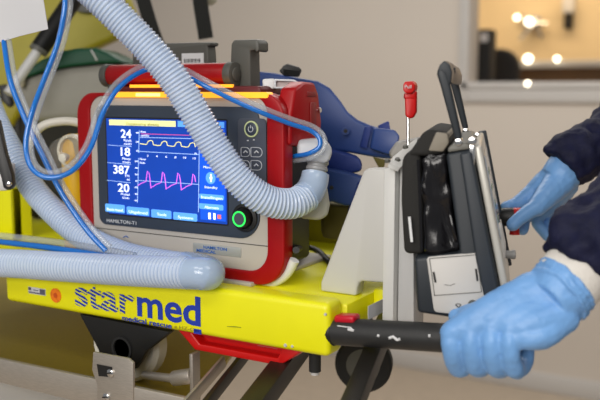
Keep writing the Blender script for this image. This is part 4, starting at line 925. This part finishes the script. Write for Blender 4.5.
# stretched folds over the back of the hand
for (o0, k0, f0_, o1, k1) in ((-.026, 0, .3, .004, .2), (-.018, 0, .15, -.004, .75), (-.010, 1, .1, .002, .6), (-.002, 1, .2, .003, .95), (.006, 2, .05, .004, .7), (.012, 2, .2, .003, .98), (.018, 3, .1, -.003, .7), (-.022, 1, .35, .0, .85), (.002, 3, .3, .002, .9)):
    m_ = gp(fing[k0][0], 40, .0335); st_ = WR+across*o0+fdv*.0168; e_ = m_+fdv*.0085
    P_ = [st_.lerp(e_, f0_)+across*.002, st_.lerp(e_, (f0_+k1)/2)+across*o1+fdv*.0012, st_.lerp(e_, k1)]
    Q_, R_ = smoothchain(P_, [.0012, .0026, .0012], .003); capsule(bm, Q_, R_, 8)
mk('glove', bm, M_glove, pe, mods=glove_mods(.0016), ang=80)
# far glove holding the plug
bm = BM()
def fin(pts, rad):
    Q_, R_ = smoothchain([at(*p) for p in pts], rad, .003); capsule(bm, Q_, R_, 14)
fin(((562, 174, 1.15), (549, 180, 1.16), (534, 190, 1.165)), (.022, .018, .0125)); fin(((534, 190, 1.165), (518, 203, 1.16), (506, 207.5, 1.15)), (.0115, .0098, .0082))
fin(((563, 178, 1.15), (552, 190, 1.135), (537, 207, 1.115)), (.022, .018, .0125)); fin(((537, 207, 1.115), (524, 215, 1.11), (512.5, 225, 1.105)), (.0118, .0098, .0082))
fin(((562, 178, 1.16), (548, 194, 1.175), (538, 203, 1.175)), (.022, .018, .012)); fin(((538, 203, 1.175), (526, 216, 1.17), (523, 230, 1.16)), (.0105, .0092, .0075))
fin(((564, 182, 1.16), (554, 198, 1.18), (545, 210, 1.185)), (.020, .016, .0115)); fin(((545, 210, 1.185), (537, 221, 1.19), (547, 236, 1.18)), (.0098, .0088, .0075))
fin(((566, 184, 1.165), (558, 200, 1.19), (552, 213, 1.195)), (.018, .014, .0105)); fin(((552, 213, 1.195), (547, 226, 1.2), (549, 235, 1.185)), (.0092, .0082, .007))
fin(((556, 186, 1.155), (546, 196, 1.15), (538, 203, 1.15)), (.020, .017, .012))
Q_, R_ = smoothchain([at(556, 181, 1.15), at(562, 174, 1.15), at(572, 162, 1.152)], [.024, .026, .028], .004); sweep(bm, Q_, R_, 22)
mk('glove', bm, M_glove, pe, mods=glove_mods(.0016), ang=80)

# ================================================================== LIGHT
w = bpy.data.worlds.new('world'); S.world = w; w.use_nodes = True
bgn = w.node_tree.nodes['Background']; bgn.inputs[0].default_value = lin('#dfe0e2'); bgn.inputs[1].default_value = .42
def area(name, loc, size, power, col='#fffaf4', rot=(0, 0, 0)):
    l = bpy.data.lights.new(name, 'AREA'); l.shape = 'RECTANGLE'; l.size, l.size_y = size; l.energy = power; l.color = lin(col)[:3]
    o = bpy.data.objects.new(name, l); COL.objects.link(o); o.location = loc; o.rotation_euler = rot
area('ceiling_and_fill_light', (-.5, -.6, 2.6), (1.6, .5), 18)
area('ceiling_and_fill_light', (.6, .4, 2.6), (1.0, .5), 8)
area('ceiling_and_fill_light', (-1.6, 2.4, 2.6), (1.8, .6), 34)
area('ceiling_and_fill_light', (.6, 2.6, 2.6), (1.4, .6), 30)
area('ceiling_and_fill_light', (-.1, -1.6, 2.0), (2.0, .8), 58, rot=(math.radians(62), 0, 0))  # unseen fill added behind the camera to brighten wheel and front faces
area('far_room_light', (-1.2, 5.2, 2.65), (2.4, .8), 60, '#ffdcae')
